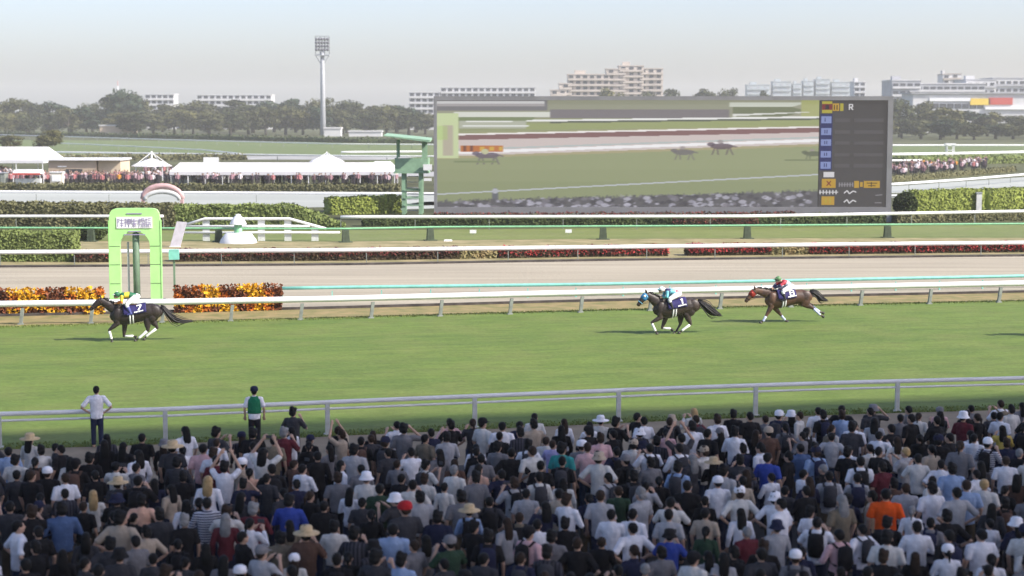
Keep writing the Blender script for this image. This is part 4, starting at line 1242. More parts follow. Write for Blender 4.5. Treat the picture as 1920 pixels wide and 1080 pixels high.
for px, top, w, v, lab in ((1142, 163, 66, 4, 'tree top in front of the stepped beige apartments, over the screen'), (1268, 164, 62, 0, 'dark tree top just right of the beige apartments over the screen'),
                           (1318, 163, 60, 1, 'tree top between two others over the screen, right of centre'), (1362, 164, 56, 2, 'tree top left of the hazy skyline over the screen'),
                           (1428, 162, 34, 3, 'small dark tree top before the hazy skyline over the screen'), (1215, 172, 60, 5, 'low tree top at the right foot of the beige apartments')):
    place_tree(px, top, w, 860, v, 'dark olive' if v != 4 else 'yellow-green', lab, 'tree tops over the screen', rt.uniform(0, 6))
def bush(px, base, top, wpx, lab, tone, v):
    c = G(px, base); s = (base - 210) / CAM_H
    crown, trunk = TM[v]; root = empty('bush', c, 1.0); tag(root, lab, 'bush')
    H = (base - top) / s; wx = (wpx / s) / (12, 10, 14, 9, 11.5, 16)[v]
    root.scale = (wx, wx, H / 13.2)
    o = link('crown', crown, root); paint(o, tone); link('trunk', trunk, root)
bush(88, 284, 247, 66, 'larger round olive bush on the far course at the left', TREE['yellow-green'], 0)
bush(20, 283, 255, 48, 'smaller round olive bush by the left edge of the far course', TREE['yellow-green'], 4)
def ball_bush(px, base, r, h, lab, m, seed):
    rng = np.random.default_rng(seed); root = empty('bush', G(px, base)); tag(root, lab, 'bush')
    d = rng.normal(size=(2600, 3)); d /= np.linalg.norm(d, axis=1)[:, None]
    P = d * np.array([r, r, h / 2]) * rng.uniform(.9, 1.04, 2600)[:, None] + np.array([0, 0, h / 2]); P[:, 2] = np.maximum(P[:, 2], .06)
    V, F = leaf_quads(P, .2, rng); mb = MB(); mb.ball((0, 0, h / 2), (r * .88, r * .88, h * .45), 14, 8)
    link('foliage', np_mesh('foliage', V, F, [m]), root); mb.build('inner_twigs', m, root)
ball_bush(1697, 405, 1.05, 2.1, 'round dark bush at the right foot of the giant screen', HEDGE['dark'], 4)
ball_bush(172, 450, 1.1, 1.35, 'dark low bush between the hedge block and the winning post', HEDGE['dark'], 5)
# ------------------------------------------------------------------ race horses (local +x is forward, +y the near side)
coat_dark = mat('coat_dark_bay', (.024, .016, .014), .5, .25, 3, .5, col2=(.018, .012, .011))
coat_black = mat('coat_brown', (.032, .02, .015), .5, .25, 3, .5, col2=(.022, .014, .012))
coat_bay = mat('coat_bay', (.095, .045, .024), .5, .25, 2.5, .5, col2=(.04, .02, .014))
hair_black = mat('horse_hair', (.012, .01, .01), .5, .2, 8, .4)
hoof_m = mat('hoof', (.05, .045, .04), .5, .2, 8, .4)
cloth_navy = mat('saddle_cloth_navy', (.03, .026, .11), .7, .12, 6, .2)
tack = mat('tack_leather', (.05, .025, .015), .5, .2, 6, .4)
skin = mat('skin', (.5, .32, .23), .55, .05, 6, .3)
white_cloth = mat('white_cloth', (.78, .78, .77), .75, .05, 8, .2)
pale_blue = mat('pale_blue_wrap', (.5, .55, .72), .7, .05, 8, .2)

def horse(px, py, spec, label, rz, group='race horses on the turf'):
    root = empty('race_horse', G(px, py), rz)
    tag(root, label, 'horse', group)
    T = spec['torso']                         # (x, ztop, zbot, halfwidth)
    xs = [t[0] for t in T]
    def sec(x):
        return [float(np.interp(x, xs, [t[k] for t in T])) for k in (1, 2, 3)]
    mb = MB()
    n = 26; X = [xs[0] + (xs[-1] - xs[0]) * i / (n - 1) for i in range(n)]
    S = [sec(x) for x in X]
    # smooth the sections a little
    S = [[(S[max(i - 1, 0)][k] + 2 * S[i][k] + S[min(i + 1, n - 1)][k]) / 4 for k in range(3)] for i in range(n)]
    mb.loft([(x, 0, (s[0] + s[1]) / 2) for x, s in zip(X, S)], [(s[2], (s[0] - s[1]) / 2) for s in S], 20)
    N = spec['neck']; mb.loft([(p[0], 0, p[1]) for p in N], [(p[3], p[2]) for p in N], 16)
    Hd = spec['head']; mb.loft([(p[0], 0, p[1]) for p in Hd], [(p[3], p[2]) for p in Hd], 14)
    e = spec['ear']
    for s in (-1, 1):
        mb.loft([(e[0], s * .05, e[1] - .03), (e[0] + .02, s * .065, e[1] + .07), (e[0] + .045, s * .055, e[1] + .16)], [.038, .034, .008], 8)
    for leg in spec['fore'] + spec['hind']:
        J = [Vector((a, leg['y'] * k, b)) for (a, b), k in zip(leg['j'], leg['k'])]
        pts, rad = [], []
        for i in range(len(J)):
            pts.append(J[i]); rad.append(leg['r'][i])
            if i < len(J) - 1:
                pts.append((J[i] + J[i + 1]) / 2)
                a, b = leg['r'][i], leg['r'][i + 1]
                f = lambda q: q if isinstance(q, tuple) else (q, q)
                a, b = f(a), f(b)
                kk = .6 if i < leg['knee'] else .36
                rad.append(((a[0] * kk + b[0] * (1 - kk)) * (.97 if i < leg['knee'] else .82), (a[1] * kk + b[1] * (1 - kk)) * (.97 if i < leg['knee'] else .82)))
        mb.loft(pts, rad, 12)
    for leg in spec['fore']:
        a, b = leg['j'][0], leg['j'][1]; yy = math.copysign(.15, leg['y'])
        mb.ball((a[0] - .02, yy, a[1] + .07), (.2, .1, .3), 14, 10)
        mb.ball(((a[0] + b[0]) / 2 + .04, yy * .95, (a[1] + b[1]) / 2), (.13, .085, .17), 12, 8)
    for leg in spec['hind']:
        a, b = leg['j'][0], leg['j'][1]; yy = math.copysign(.16, leg['y'])
        mb.ball((a[0] - .06, yy, a[1] + .03), (.27, .12, .27), 14, 10)
        mb.ball(((a[0] + b[0]) / 2 - .06, yy, (a[1] + b[1]) / 2 - .02), (.2, .1, .24), 14, 10)
    me = remesh(mb, 'body', .017, 5, .5)
    me.materials.append(spec['coat']); link('body', me, root)
    # hooves and leg wraps
    for leg in spec['fore'] + spec['hind']:
        J = [Vector((a, leg['y'] * k, b)) for (a, b), k in zip(leg['j'], leg['k'])]
        d = (J[-1] - J[-2]).normalized()
        MB().loft([J[-1] - d * .015, J[-1] + d * .035, J[-1] + d * .075], [.05, .062, .068], 10, dome=.1).build('hoof', hoof_m, root, True)
        if leg.get('wrap'):
            a, b = J[-4], J[-3]
            if leg['wrap'] == 'long': a, b = J[-4].lerp(J[-3], .12), J[-3].lerp(J[-2], .55); mid = J[-3]; pts = [a, a.lerp(mid, .5), mid, b]; rr = [.056, .05, .056, .05]
            else: pts = [a.lerp(b, .2), a.lerp(b, .6), b]; rr = [.054, .05, .056]
            MB().loft(pts, rr, 10, dome=.15).build('leg_wrap', spec['wrap'], root, True)
    # tail: a core and strands
    tl = spec['tail']; mb = MB(); rng = random.Random(3)
    core = [Vector((a, 0, b)) for a, b, r in tl]
    mb.loft(core, [(r * .7, r) for a, b, r in tl], 10)
    for k in range(34):
        oy, oz = rng.gauss(0, .5), rng.gauss(0, .55); le = rng.uniform(.7, 1.06)
        pts = []
        for i, (a, b, r) in enumerate(tl):
            u = i / (len(tl) - 1)
            pts.append(Vector((tl[0][0] + (a - tl[0][0]) * le, oy * r * (1 + u), b + oz * r * (.8 + 1.0 * u))))
        mb.loft(pts, [.02, .024, .02, .016, .012, .005][:len(pts)] if len(pts) <= 6 else [.018] * len(pts), 5)
    mb.build('tail', hair_black, root, True)
    # mane along the crest
    mb = MB(); K = spec['neck']
    for k in range(46):
        u = rng.random() * (len(K) - 1.001); i = int(u); f = u - i
        x = K[i][0] * (1 - f) + K[i + 1][0] * f; z = K[i][1] * (1 - f) + K[i + 1][1] * f; r = K[i][2] * (1 - f) + K[i + 1][2] * f; w = K[i][3] * (1 - f) + K[i + 1][3] * f
        dx, dz = K[i + 1][0] - K[i][0], K[i + 1][1] - K[i][1]; l = math.hypot(dx, dz); nx, nz = -dz / l, dx / l
        if nz < 0: nx, nz = -nx, -nz
        s = rng.choice((-1, 1, 1))
        p0 = Vector((x + nx * r * .96, 0, z + nz * r * .96)); back = rng.uniform(.08, .2); lift = rng.uniform(-.02, .05)
        mb.loft([p0, p0 + Vector((-back * .5, s * .03, lift)), p0 + Vector((-back, s * (w * .7), lift - .1))], [.026, .022, .006], 5)
    mb.build('mane', hair_black, root, True)
    # saddle cloth wrapped over the back
    c = spec['cloth']; nu, nv = 16, 14
    def wrap(x, v, off):
        zt, zb, w = sec(x); zc, h = (zt + zb) / 2, (zt - zb) / 2
        th = v * c['ang']
        return Vector((x, (w + off) * math.sin(th), zc + (h + off) * math.cos(th)))
    g = []; F = []
    for i in range(nu + 1):
        for j in range(nv + 1):
            x = c['x0'] + (c['x1'] - c['x0']) * i / nu; v = -1 + 2 * j / nv
            g.append(wrap(x - abs(v) * .03, v, .032))
    for i in range(nu):
        for j in range(nv): F.append((i * (nv + 1) + j, i * (nv + 1) + j + 1, (i + 1) * (nv + 1) + j + 1, (i + 1) * (nv + 1) + j))
    mb = MB(); mb.add(g, F); me = mb.mesh('saddle_cloth', (cloth_navy,), True); so = link('saddle_cloth', me, root)
    sm = so.modifiers.new('thickness', 'SOLIDIFY'); sm.thickness = .016
    def patch(pts2, nm, m, off=.075, par=so):
        """closed plate over the cloth; pts2 are quads in (forward, down) fractions"""
        mb = MB()
        for q in pts2:
            a = [wrap(x, v, off) for x, v in q]; b = [wrap(x, v, off - .018) for x, v in q]
            if len(a) == 4: mb.add(a + b, [(0, 1, 2, 3), (7, 6, 5, 4), (1, 0, 4, 5), (2, 1, 5, 6), (3, 2, 6, 7), (0, 3, 7, 4)])
        return mb.build(nm, m, par)
    def seg(x0, v0, x1, v1, t):
        dx, dv = x1 - x0, (v1 - v0) * .62; l = math.hypot(dx, dv) or 1; nx, nv_ = -dv / l * t / 2, dx / l * t / 2 / .62
        return [(x0 + nx, v0 + nv_), (x1 + nx, v1 + nv_), (x1 - nx, v1 - nv_), (x0 - nx, v0 - nv_)]
    for sd_ in (1, -1):
        cx = c['nx']
        D = lambda a, b, c_, d_, t=.05: seg(cx - a * sd_, b * sd_, cx - c_ * sd_, d_ * sd_, t)
        if spec['num'] == '1': q = [D(.02, .36, .02, .78, .06), D(-.05, .45, .02, .37, .05)]
        elif spec['num'] == '7': q = [D(-.1, .38, .1, .38, .055), D(.1, .38, -.02, .78, .06)]
        else: q = [D(-.07, .36, .07, .36), D(-.08, .56, .08, .56), D(-.07, .78, .07, .78), D(-.08, .36, -.08, .78), D(.08, .36, .08, .78)]
        patch(q, 'number', white_cloth)
        q = []; rng2 = random.Random(8)
        for k in range(6):
            a = -.19 + .064 * k
            q.append(seg(cx - (a) * sd_, .86 * sd_, cx - (a + .05) * sd_, .86 * sd_, .045 + .02 * rng2.random()))
        patch(q, 'name_strip', white_cloth)
    # girth bands
    for gx in c['girth']:
        zt, zb, w = sec(gx); zc, h = (zt + zb) / 2, (zt - zb) / 2; pts = []
        for k in range(25):
            th = c['ang'] * .98 + (2 * math.pi - 2 * c['ang'] * .98) * k / 24
            pts.append((gx + .02 * math.sin(th), (w + .012) * math.sin(th), zc + (h + .012) * math.cos(th)))
        MB().loft(pts, [(.03, .012)] * 25, 6, lat=Vector((1, 0, 0)), dome=0).build('girth', white_cloth, root)
    zt, zb, w = sec(c['seat'])
    mb = MB(); mb.loft([(c['seat'] - .22, 0, zt + .05), (c['seat'], 0, zt + .045), (c['seat'] + .2, 0, zt + .07)], [(.14, .03), (.12, .03), (.1, .045)], 10); mb.build('saddle', tack, root, True)
    # bridle: noseband, cheek strap, rein
    h0, h1 = Hd[1], Hd[-1]
    def ring_at(f, r, nm, m):
        u = f * (len(Hd) - 1); i = min(int(u), len(Hd) - 2); t = u - i
        p = [Hd[i][k] * (1 - t) + Hd[i + 1][k] * t for k in range(4)]
        dx, dz = Hd[i + 1][0] - Hd[i][0], Hd[i + 1][1] - Hd[i][1]; l = math.hypot(dx, dz); ex, ez = -dz / l, dx / l
        pts = [(p[0] + ex * (p[2] + .008) * math.sin(a), (p[3] + .008) * math.cos(a), p[1] + ez * (p[2] + .008) * math.sin(a)) for a in [2 * math.pi * k / 16 for k in range(17)]]
        MB().loft(pts, [r] * 17, 6, lat=Vector((1, 0, 0)), dome=0).build(nm, m, root, True)
        return p
    ring_at(.68, .016, 'noseband', spec.get('band', tack)); ring_at(.12, .016, 'browband', spec.get('band', tack))
    pb = ring_at(.86, .008, 'bit_ring', tack)
    for s in (-1, 1):
        MB().loft([(pb[0], s * (pb[3] + .01), pb[1] - .03), ((pb[0] + spec['hand'][0]) / 2, s * .16, (pb[1] + spec['hand'][1]) / 2 - .03), (spec['hand'][0], s * .08, spec['hand'][1])], .009, 5).build('rein', tack, root)
    for s in (-1, 1):
        u = .32 * (len(Hd) - 1); i = int(u); t = u - i
        p = [Hd[i][k] * (1 - t) + Hd[i + 1][k] * t for k in range(4)]
        MB().ball((p[0] + .01, s * (p[3] * .96), p[1] + p[2] * .42), (.024, .014, .022), 8, 6).build('eye', hair_black, root, True)
    if spec.get('hood'):
        mb = MB(); pts, rad = [], []
        for f in spec.get('hood_span', (.0, .12, .25, .38, .5)):
            u = f * (len(Hd) - 1); i = min(int(u), len(Hd) - 2); t = u - i
            p = [Hd[i][k] * (1 - t) + Hd[i + 1][k] * t for k in range(4)]
            pts.append((p[0], 0, p[1])); rad.append((p[3] + .009, p[2] + .009))
        mb.loft(pts, rad, 14, dome=.1); ho = mb.build('hood', spec['hood'][0], root, True)
        for s in (-1, 1):
            p = pts[2]; r = rad[2]
            MB().ball((p[0] + .03, s * r[0] * .97, p[2] + r[1] * .3), (.055, .025, .05), 10, 6).build('eye_cup', spec['hood'][1], ho, True)
    return root

def F(y, wrap, *j):   # elbow, knee, fetlock, hoof, with a shoulder start
    return {'y': y, 'j': j, 'k': [.7, .95, 1, 1, 1, 1], 'r': [(.10, .19), (.095, .13), .062, .05, .04, .046][:len(j)], 'knee': 2, 'wrap': wrap}
def H(y, wrap, *j):   # hip, stifle, hock, fetlock, hoof
    return {'y': y, 'j': j, 'k': [.6, .9, 1, 1, 1], 'r': [(.13, .27), (.105, .185), (.055, .068), .048, .046], 'knee': 2, 'wrap': wrap}

def leg_f(y, wrap, sh, el, kn, ft, hf):
    pa = ((ft[0] * .45 + hf[0] * .55), (ft[1] * .45 + hf[1] * .55))
    return {'y': y, 'j': [sh, el, kn, ft, pa, hf], 'k': [.75, .95, 1, 1, 1, 1], 'r': [(.09, .2), (.085, .125), (.052, .06), .05, .04, .046], 'knee': 2, 'wrap': wrap}
def leg_h(y, wrap, hip, st, hk, ft, hf):
    pa = ((ft[0] * .45 + hf[0] * .55), (ft[1] * .45 + hf[1] * .55))
    return {'y': y, 'j': [hip, st, hk, ft, pa, hf], 'k': [.6, .95, 1, 1, 1, 1], 'r': [(.12, .27), (.1, .18), (.052, .07), .05, .04, .046], 'knee': 2, 'wrap': wrap}

specA = dict(coat=coat_dark, wrap=white_cloth, num='7',
    torso=[(-1.34, 1.26, 1.08, .07), (-1.2, 1.45, .92, .2), (-.95, 1.58, .86, .28), (-.6, 1.57, .87, .28), (-.25, 1.49, .78, .29), (.1, 1.5, .70, .29), (.35, 1.5, .70, .26), (.6, 1.38, .78, .2), (.76, 1.2, .92, .11)],
    neck=[(.3, 1.25, .27, .15), (.55, 1.34, .24, .13), (.8, 1.48, .19, .105), (1.0, 1.63, .155, .09), (1.14, 1.72, .135, .085)],
    head=[(1.1, 1.74, .13, .085), (1.24, 1.66, .15, .092), (1.38, 1.54, .115, .078), (1.5, 1.43, .085, .06), (1.6, 1.36, .075, .055)], ear=(1.14, 1.84),
    fore=[leg_f(.13, 'long', (.5, 1.05), (.5, .78), (.84, .50), (.76, .17), (.74, .05)), leg_f(-.13, 'long', (.4, 1.05), (.2, .72), (.25, .20), (-.1, .2), (-.2, .17))],
    hind=[leg_h(.14, 'long', (-.95, 1.22), (-.72, .88), (-.73, .46), (-.40, .17), (-.24, .06)), leg_h(-.14, 'long', (-1.0, 1.22), (-.88, .9), (-1.12, .52), (-.68, .2), (-.6, .09))],
    tail=[(-1.28, 1.42, .05), (-1.42, 1.33, .07), (-1.62, 1.1, .09), (-1.85, .9, .1), (-2.15, .78, .085), (-2.55, .8, .03)],
    cloth=dict(x0=-.66, x1=.27, ang=1.5, nx=-.38, girth=(-.04, -.16), seat=-.08), hand=(.5, 1.62))
specB = dict(coat=coat_black, wrap=white_cloth, num='1', hood_span=(.04, .14, .24, .34, .44), hood=(mat('hood_blue', (.04, .2, .42), .6, .1, 6, .3), white_cloth), band=mat('band_blue', (.2, .5, .7), .6, .1, 6, .3),
    torso=[(-1.16, 1.22, 1.02, .07), (-1.02, 1.43, .88, .2), (-.75, 1.56, .82, .29), (-.4, 1.55, .80, .29), (-.1, 1.48, .74, .3), (.2, 1.49, .67, .3), (.45, 1.5, .68, .27), (.7, 1.36, .76, .21), (.86, 1.18, .9, .12)],
    neck=[(.4, 1.24, .28, .16), (.65, 1.34, .26, .14), (.88, 1.5, .21, .115), (1.06, 1.63, .165, .095), (1.18, 1.7, .14, .088)],
    head=[(1.16, 1.72, .13, .088), (1.28, 1.62, .155, .094), (1.4, 1.49, .12, .08), (1.5, 1.36, .09, .062), (1.58, 1.26, .08, .058)], ear=(1.2, 1.82),
    fore=[leg_f(.13, 'long', (.6, 1.05), (.6, .74), (1.0, .53), (.85, .2), (.77, .07)), leg_f(-.13, 'long', (.45, 1.0), (.3, .68), (.46, .24), (.12, .22), (.03, .17))],
    hind=[leg_h(.14, 'long', (-.8, 1.2), (-.55, .84), (-.74, .42), (-.38, .17), (-.26, .07)), leg_h(-.14, None, (-.72, 1.2), (-.38, .82), (-.36, .4), (-.2, .12), (-.1, .02))],
    tail=[(-1.1, 1.38, .06), (-1.25, 1.3, .1), (-1.45, 1.17, .13), (-1.68, 1.0, .14), (-1.92, .84, .1), (-2.15, .74, .03)],
    cloth=dict(x0=-.5, x1=.34, ang=1.5, nx=-.3, girth=(.06, -.06), seat=.05), hand=(.52, 1.6))
specC = dict(coat=coat_bay, wrap=pale_blue, num='8', hood=(mat('hood_red', (.26, .03, .022), .7, .1, 6, .2), mat('cup_red', (.4, .05, .035), .6, .1, 6, .3)), hood_span=(.16, .22, .3, .38, .46), band=tack,
    torso=[(-1.3, 1.2, 1.0, .07), (-1.16, 1.36, .86, .2), (-.9, 1.46, .8, .28), (-.55, 1.45, .8, .28), (-.2, 1.4, .72, .29), (.1, 1.42, .64, .29), (.35, 1.44, .62, .26), (.58, 1.3, .7, .2), (.72, 1.12, .84, .11)],
    neck=[(.25, 1.17, .27, .15), (.5, 1.25, .24, .13), (.78, 1.34, .19, .105), (1.0, 1.41, .155, .09), (1.16, 1.44, .135, .085)],
    head=[(1.16, 1.44, .13, .088), (1.3, 1.33, .15, .092), (1.42, 1.19, .115, .078), (1.53, 1.06, .085, .06), (1.61, .96, .075, .055)], ear=(1.2, 1.52),
    fore=[leg_f(.13, 'long', (.5, 1.0), (.54, .7), (.74, .34), (.86, .12), (.95, .05)), leg_f(-.13, 'long', (.4, 1.0), (.28, .66), (-.0, .32), (-.16, .12), (-.25, .05))],
    hind=[leg_h(.14, 'long', (-.92, 1.12), (-.92, .84), (-1.3, .64), (-1.6, .35), (-1.74, .26)), leg_h(-.14, 'long', (-.9, 1.12), (-.9, .86), (-1.36, .72), (-1.66, .46), (-1.84, .38))],
    tail=[(-1.22, 1.33, .06), (-1.4, 1.3, .08), (-1.58, 1.2, .09), (-1.72, 1.06, .09), (-1.86, .97, .07), (-2.0, .93, .025)],
    cloth=dict(x0=-.5, x1=.3, ang=1.5, nx=-.33, girth=(.03, -.08), seat=-.05), hand=(.42, 1.5))
RUN = math.pi + TURF_ANG
hA = horse(244, 640, specA, 'dark bay race horse leading the race, white leg wraps and number 7 cloth', RUN)
hB = horse(1262, 626, specB, 'brown race horse in a blue hood wearing the number 1 cloth', RUN)
hC = horse(1466, 605, specC, 'bay race horse with red blinkers and number 8 cloth, last in view', RUN)

# ------------------------------------------------------------------ jockeys
def jockey(h, sp, label, cols):
    root = empty('person', h.location, h.rotation_euler.z)
    tag(root, label, 'person', 'jockeys riding the race horses')
    V = lambda p, y=0: Vector((p[0], y, p[1]))
    hd, sh, hip, knee, foot, elb, hand = sp['head'], sp['sh'], sp['hip'], sp['knee'], sp['foot'], sp['elbow'], sp['hand']
    def torso(mb, g):
        m = ((sh[0] + hip[0]) / 2, (sh[1] + hip[1]) / 2 + .05)
        mb.loft([V(hip), V(m), V(sh), V((sh[0] * .7 + hd[0] * .3, sh[1] * .7 + hd[1] * .3))], [(.16 + g, .13 + g), (.16 + g, .125 + g), (.18 + g, .11 + g), (.07 + g, .06 + g)], 14)
    def arms(mb, g, to=1.0):
        for s in (-1, 1):
            a, b, c = V(sh, s * .2), V(elb, s * .26), V(hand, s * .1)
            mb.loft([a, a.lerp(b, .5), b, b.lerp(c, .5), b.lerp(c, to)], [.062 + g, .055 + g, .05 + g, .043 + g, .036 + g], 10)
    def legs(mb, g):
        for s in (-1, 1):
            a, b, c = V(hip, s * .09), V(knee, s * .26), V(foot, s * .3)
            mb.loft([a, a.lerp(b, .5), b], [.125 + g, .105 + g, .075 + g], 12)
            mb.loft([b, b.lerp(c, .4), c], [.07 + g, .065 + g, .045 + g], 10)
    # one continuous body with face and hands
    mb = MB(); torso(mb, -.02); arms(mb, -.012); legs(mb, -.015)
    mb.loft([V((sh[0] * .75 + hd[0] * .25, sh[1] * .75 + hd[1] * .25)), V(hd)], [.06, .055], 10)
    mb.ball(V(hd), (.105, .078, .115), 12, 9)
    f = Vector((.84, 0, -.5))
    mb.ball(V(hd) + f * .075 + Vector((0, 0, -.035)), (.055, .055, .06), 10, 8)          # jaw and mouth
    mb.ball(V(hd) + f * .115 + Vector((0, 0, .0)), (.024, .018, .028), 8, 6)               # nose
    for s in (-1, 1): mb.ball(V(hd, s * .08) + Vector((-.01, 0, -.02)), (.022, .014, .032), 8, 6)   # ears
    for s in (-1, 1):
        c = V(hand, s * .1); mb.ball(c, (.05, .04, .045), 10, 7)
        for k in range(4):
            y = s * .1 - s * .03 + s * .02 * k
            mb.loft([(c.x + .03, y, c.z + .03 - .004 * k), (c.x + .075, y, c.z + .015), (c.x + .07, y, c.z - .03), (c.x + .035, y, c.z - .042)], [.012, .012, .011, .009], 6)
        mb.loft([(c.x + .0, c.y - s * .035, c.z + .03), (c.x + .05, c.y - s * .045, c.z + .045)], [.013, .01], 6)
    for s in (-1, 1): mb.loft([V(foot, s * .3), V((foot[0] + .14, foot[1] - .06), s * .31)], [.045, .03], 8)
    me = remesh(mb, 'body', .0095, 1, .4); me.materials.append(skin); link('body', me, root)
    # silks: each face coloured by the garment's own pattern
    mb = MB(); torso(mb, .012); me = remesh(mb, 'jacket', .018, 2, .6)
    for m in cols['silk']: me.materials.append(m)
    ax = (V(sh) - V(hip)); L_ = ax.length; ax.normalize()
    idx = []
    for p in me.polygons:
        u = (p.center - V(hip)).dot(ax) / L_; idx.append(cols['pat'](u, p.center.y))
    me.polygons.foreach_set('material_index', idx); link('jacket', me, root)
    for s in (-1, 1):
        mb = MB(); a, b, c = V(sh, s * .2), V(elb, s * .26), V(hand, s * .1)
        mb.loft([a, a.lerp(b, .5), b, b.lerp(c, .5), b.lerp(c, .8)], [.08, .072, .066, .056, .046], 10)
        me = remesh(mb, 'sleeve', .016, 2); 
        for m in cols['sleeve']: me.materials.append(m)
        me.polygons.foreach_set('material_index', [(0 if (p.center - a).length < .24 else 1) for p in me.polygons]); link('sleeve', me, root)
    mb = MB()
    for s in (-1, 1):
        a, b, c = V(hip, s * .09), V(knee, s * .26), V(foot, s * .3)
        mb.loft([a, a.lerp(b, .5), b], [.135, .115, .084], 12); mb.loft([b, b.lerp(c, .35)], [.078, .07], 10)
    mb.ball(V((hip[0] - .03, hip[1] + .0)), (.17, .17, .14), 12, 8)
    me = remesh(mb, 'breeches', .018, 2, .6); me.materials.append(white_cloth); link('breeches', me, root)
    bootm = cols['boot']
    for s in (-1, 1):
        b, c = V(knee, s * .26), V(foot, s * .3); mb = MB()
        mb.loft([b.lerp(c, .32), b.lerp(c, .6), c], [.076, .07, .056], 10); mb.loft([c + Vector((-.05, 0, -.01)), c + Vector((.06, 0, -.03)), c + Vector((.17, 0, -.06))], [.045, .05, .036], 10)
        me = remesh(mb, 'boot', .014, 1, .7); me.materials.append(bootm); link('boot', me, root)
    # helmet with peak, goggles
    mb = MB(); mb.ball(V(hd) + Vector((-.012, 0, .04)), (.138, .112, .115), 16, 10); he = mb.build('helmet', cols['cap'], root, True)
    MB().loft([V(hd) + Vector((.08, 0, .06)), V(hd) + Vector((.15, 0, .035)), V(hd) + Vector((.19, 0, .015))], [(.09, .02), (.08, .012), (.05, .008)], 10).build('peak', cols['cap2'], he, True)
    MB().ball(V(hd) + Vector((-.012, 0, .155)), (.03, .03, .022), 8, 6).build('pompom', cols['cap2'], he, True)
    MB().loft([V(hd, -.085) + Vector((.03, 0, .0)), V(hd, -.05) + Vector((.1, 0, -.01)), V(hd, .05) + Vector((.1, 0, -.01)), V(hd, .085) + Vector((.03, 0, .0))], [.024, .03, .03, .024], 8, lat=Vector((0, 0, 1))).build('goggles', M['glass_dark'], root, True)
    return root
green_d = mat('silk_green', (.02, .13, .06), .5, .1, 6, .4); yellow_s = mat('silk_yellow', (.75, .55, .05), .5, .08, 6, .4); orange_s = mat('silk_orange', (.7, .2, .03), .5, .08, 6, .4)
aqua_s = mat('silk_aqua', (.18, .52, .62), .5, .08, 6, .4); navy_s = mat('silk_navy', (.03, .03, .1), .5, .1, 6, .4); red_s = mat('silk_red', (.45, .04, .06), .5, .08, 6, .4); pale_s = mat('silk_pale', (.55, .62, .72), .5, .05, 6, .4)
teal_s = mat('silk_teal', (.12, .42, .42), .5, .08, 6, .4); cap_green = mat('cap_green', (.1, .22, .09), .45, .1, 6, .4); boot_b = mat('boot_black', (.02, .02, .025), .4, .1, 6, .5); boot_blue = mat('boot_blue', (.06, .07, .25), .45, .1, 6, .5)
jockey(hA, dict(head=(.5, 1.93), sh=(.3, 1.93), hip=(-.26, 1.86), knee=(.12, 1.58), foot=(-.06, 1.2), elbow=(.3, 1.66), hand=(.52, 1.62)),
       'jockey in green cap and yellow-green silks crouched on the leading horse', dict(silk=[green_d, yellow_s], pat=lambda u, y: 1 if .48 < u < .82 else 0, sleeve=[yellow_s, orange_s], cap=green_d, cap2=white_cloth, boot=boot_blue))
jockey(hB, dict(head=(.54, 1.9), sh=(.33, 1.86), hip=(-.18, 1.73), knee=(.26, 1.52), foot=(.12, 1.15), elbow=(.36, 1.62), hand=(.54, 1.6)),
       'jockey in white cap and pale blue and red silks riding the blue-hooded horse', dict(silk=[red_s, aqua_s, navy_s], pat=lambda u, y: 0 if u < .28 else (1 if u < .72 else 2), sleeve=[aqua_s, teal_s], cap=white_cloth, cap2=teal_s, boot=boot_b))
jockey(hC, dict(head=(.2, 1.9), sh=(-.02, 1.8), hip=(-.34, 1.58), knee=(.08, 1.42), foot=(-.02, 1.06), elbow=(.2, 1.66), hand=(.43, 1.52)),
       'jockey in moss green cap and red-and-blue silks sitting up on the bay horse', dict(silk=[red_s, pale_s, aqua_s], pat=lambda u, y: 0 if u < .14 else (2 if u < .36 else (1 if u < .74 else 0)), sleeve=[red_s, navy_s], cap=cap_green, cap2=cap_green, boot=boot_b))

for o in (hC, [o for o in COL.objects if o.parent is None and o.name == 'person.002'][0]): o.scale = (1.08, 1.05, 1.03)
# a fourth runner just outside the right edge, whose shadow reaches into view
def copy_tree(o, parent=None):
    c = o.copy(); COL.objects.link(c)
    if parent is not None: c.parent = parent
    for ch in list(o.children): copy_tree(ch, c)
    return c
hD = copy_tree(hA); hD.location = G(2000, 631); hD['label'] = 'dark race horse following just outside the right edge'
jD = copy_tree([o for o in COL.objects if o.parent is None and o.name.startswith('person')][0]); jD.location = hD.location; jD['label'] = 'jockey on the horse following just outside the right edge'
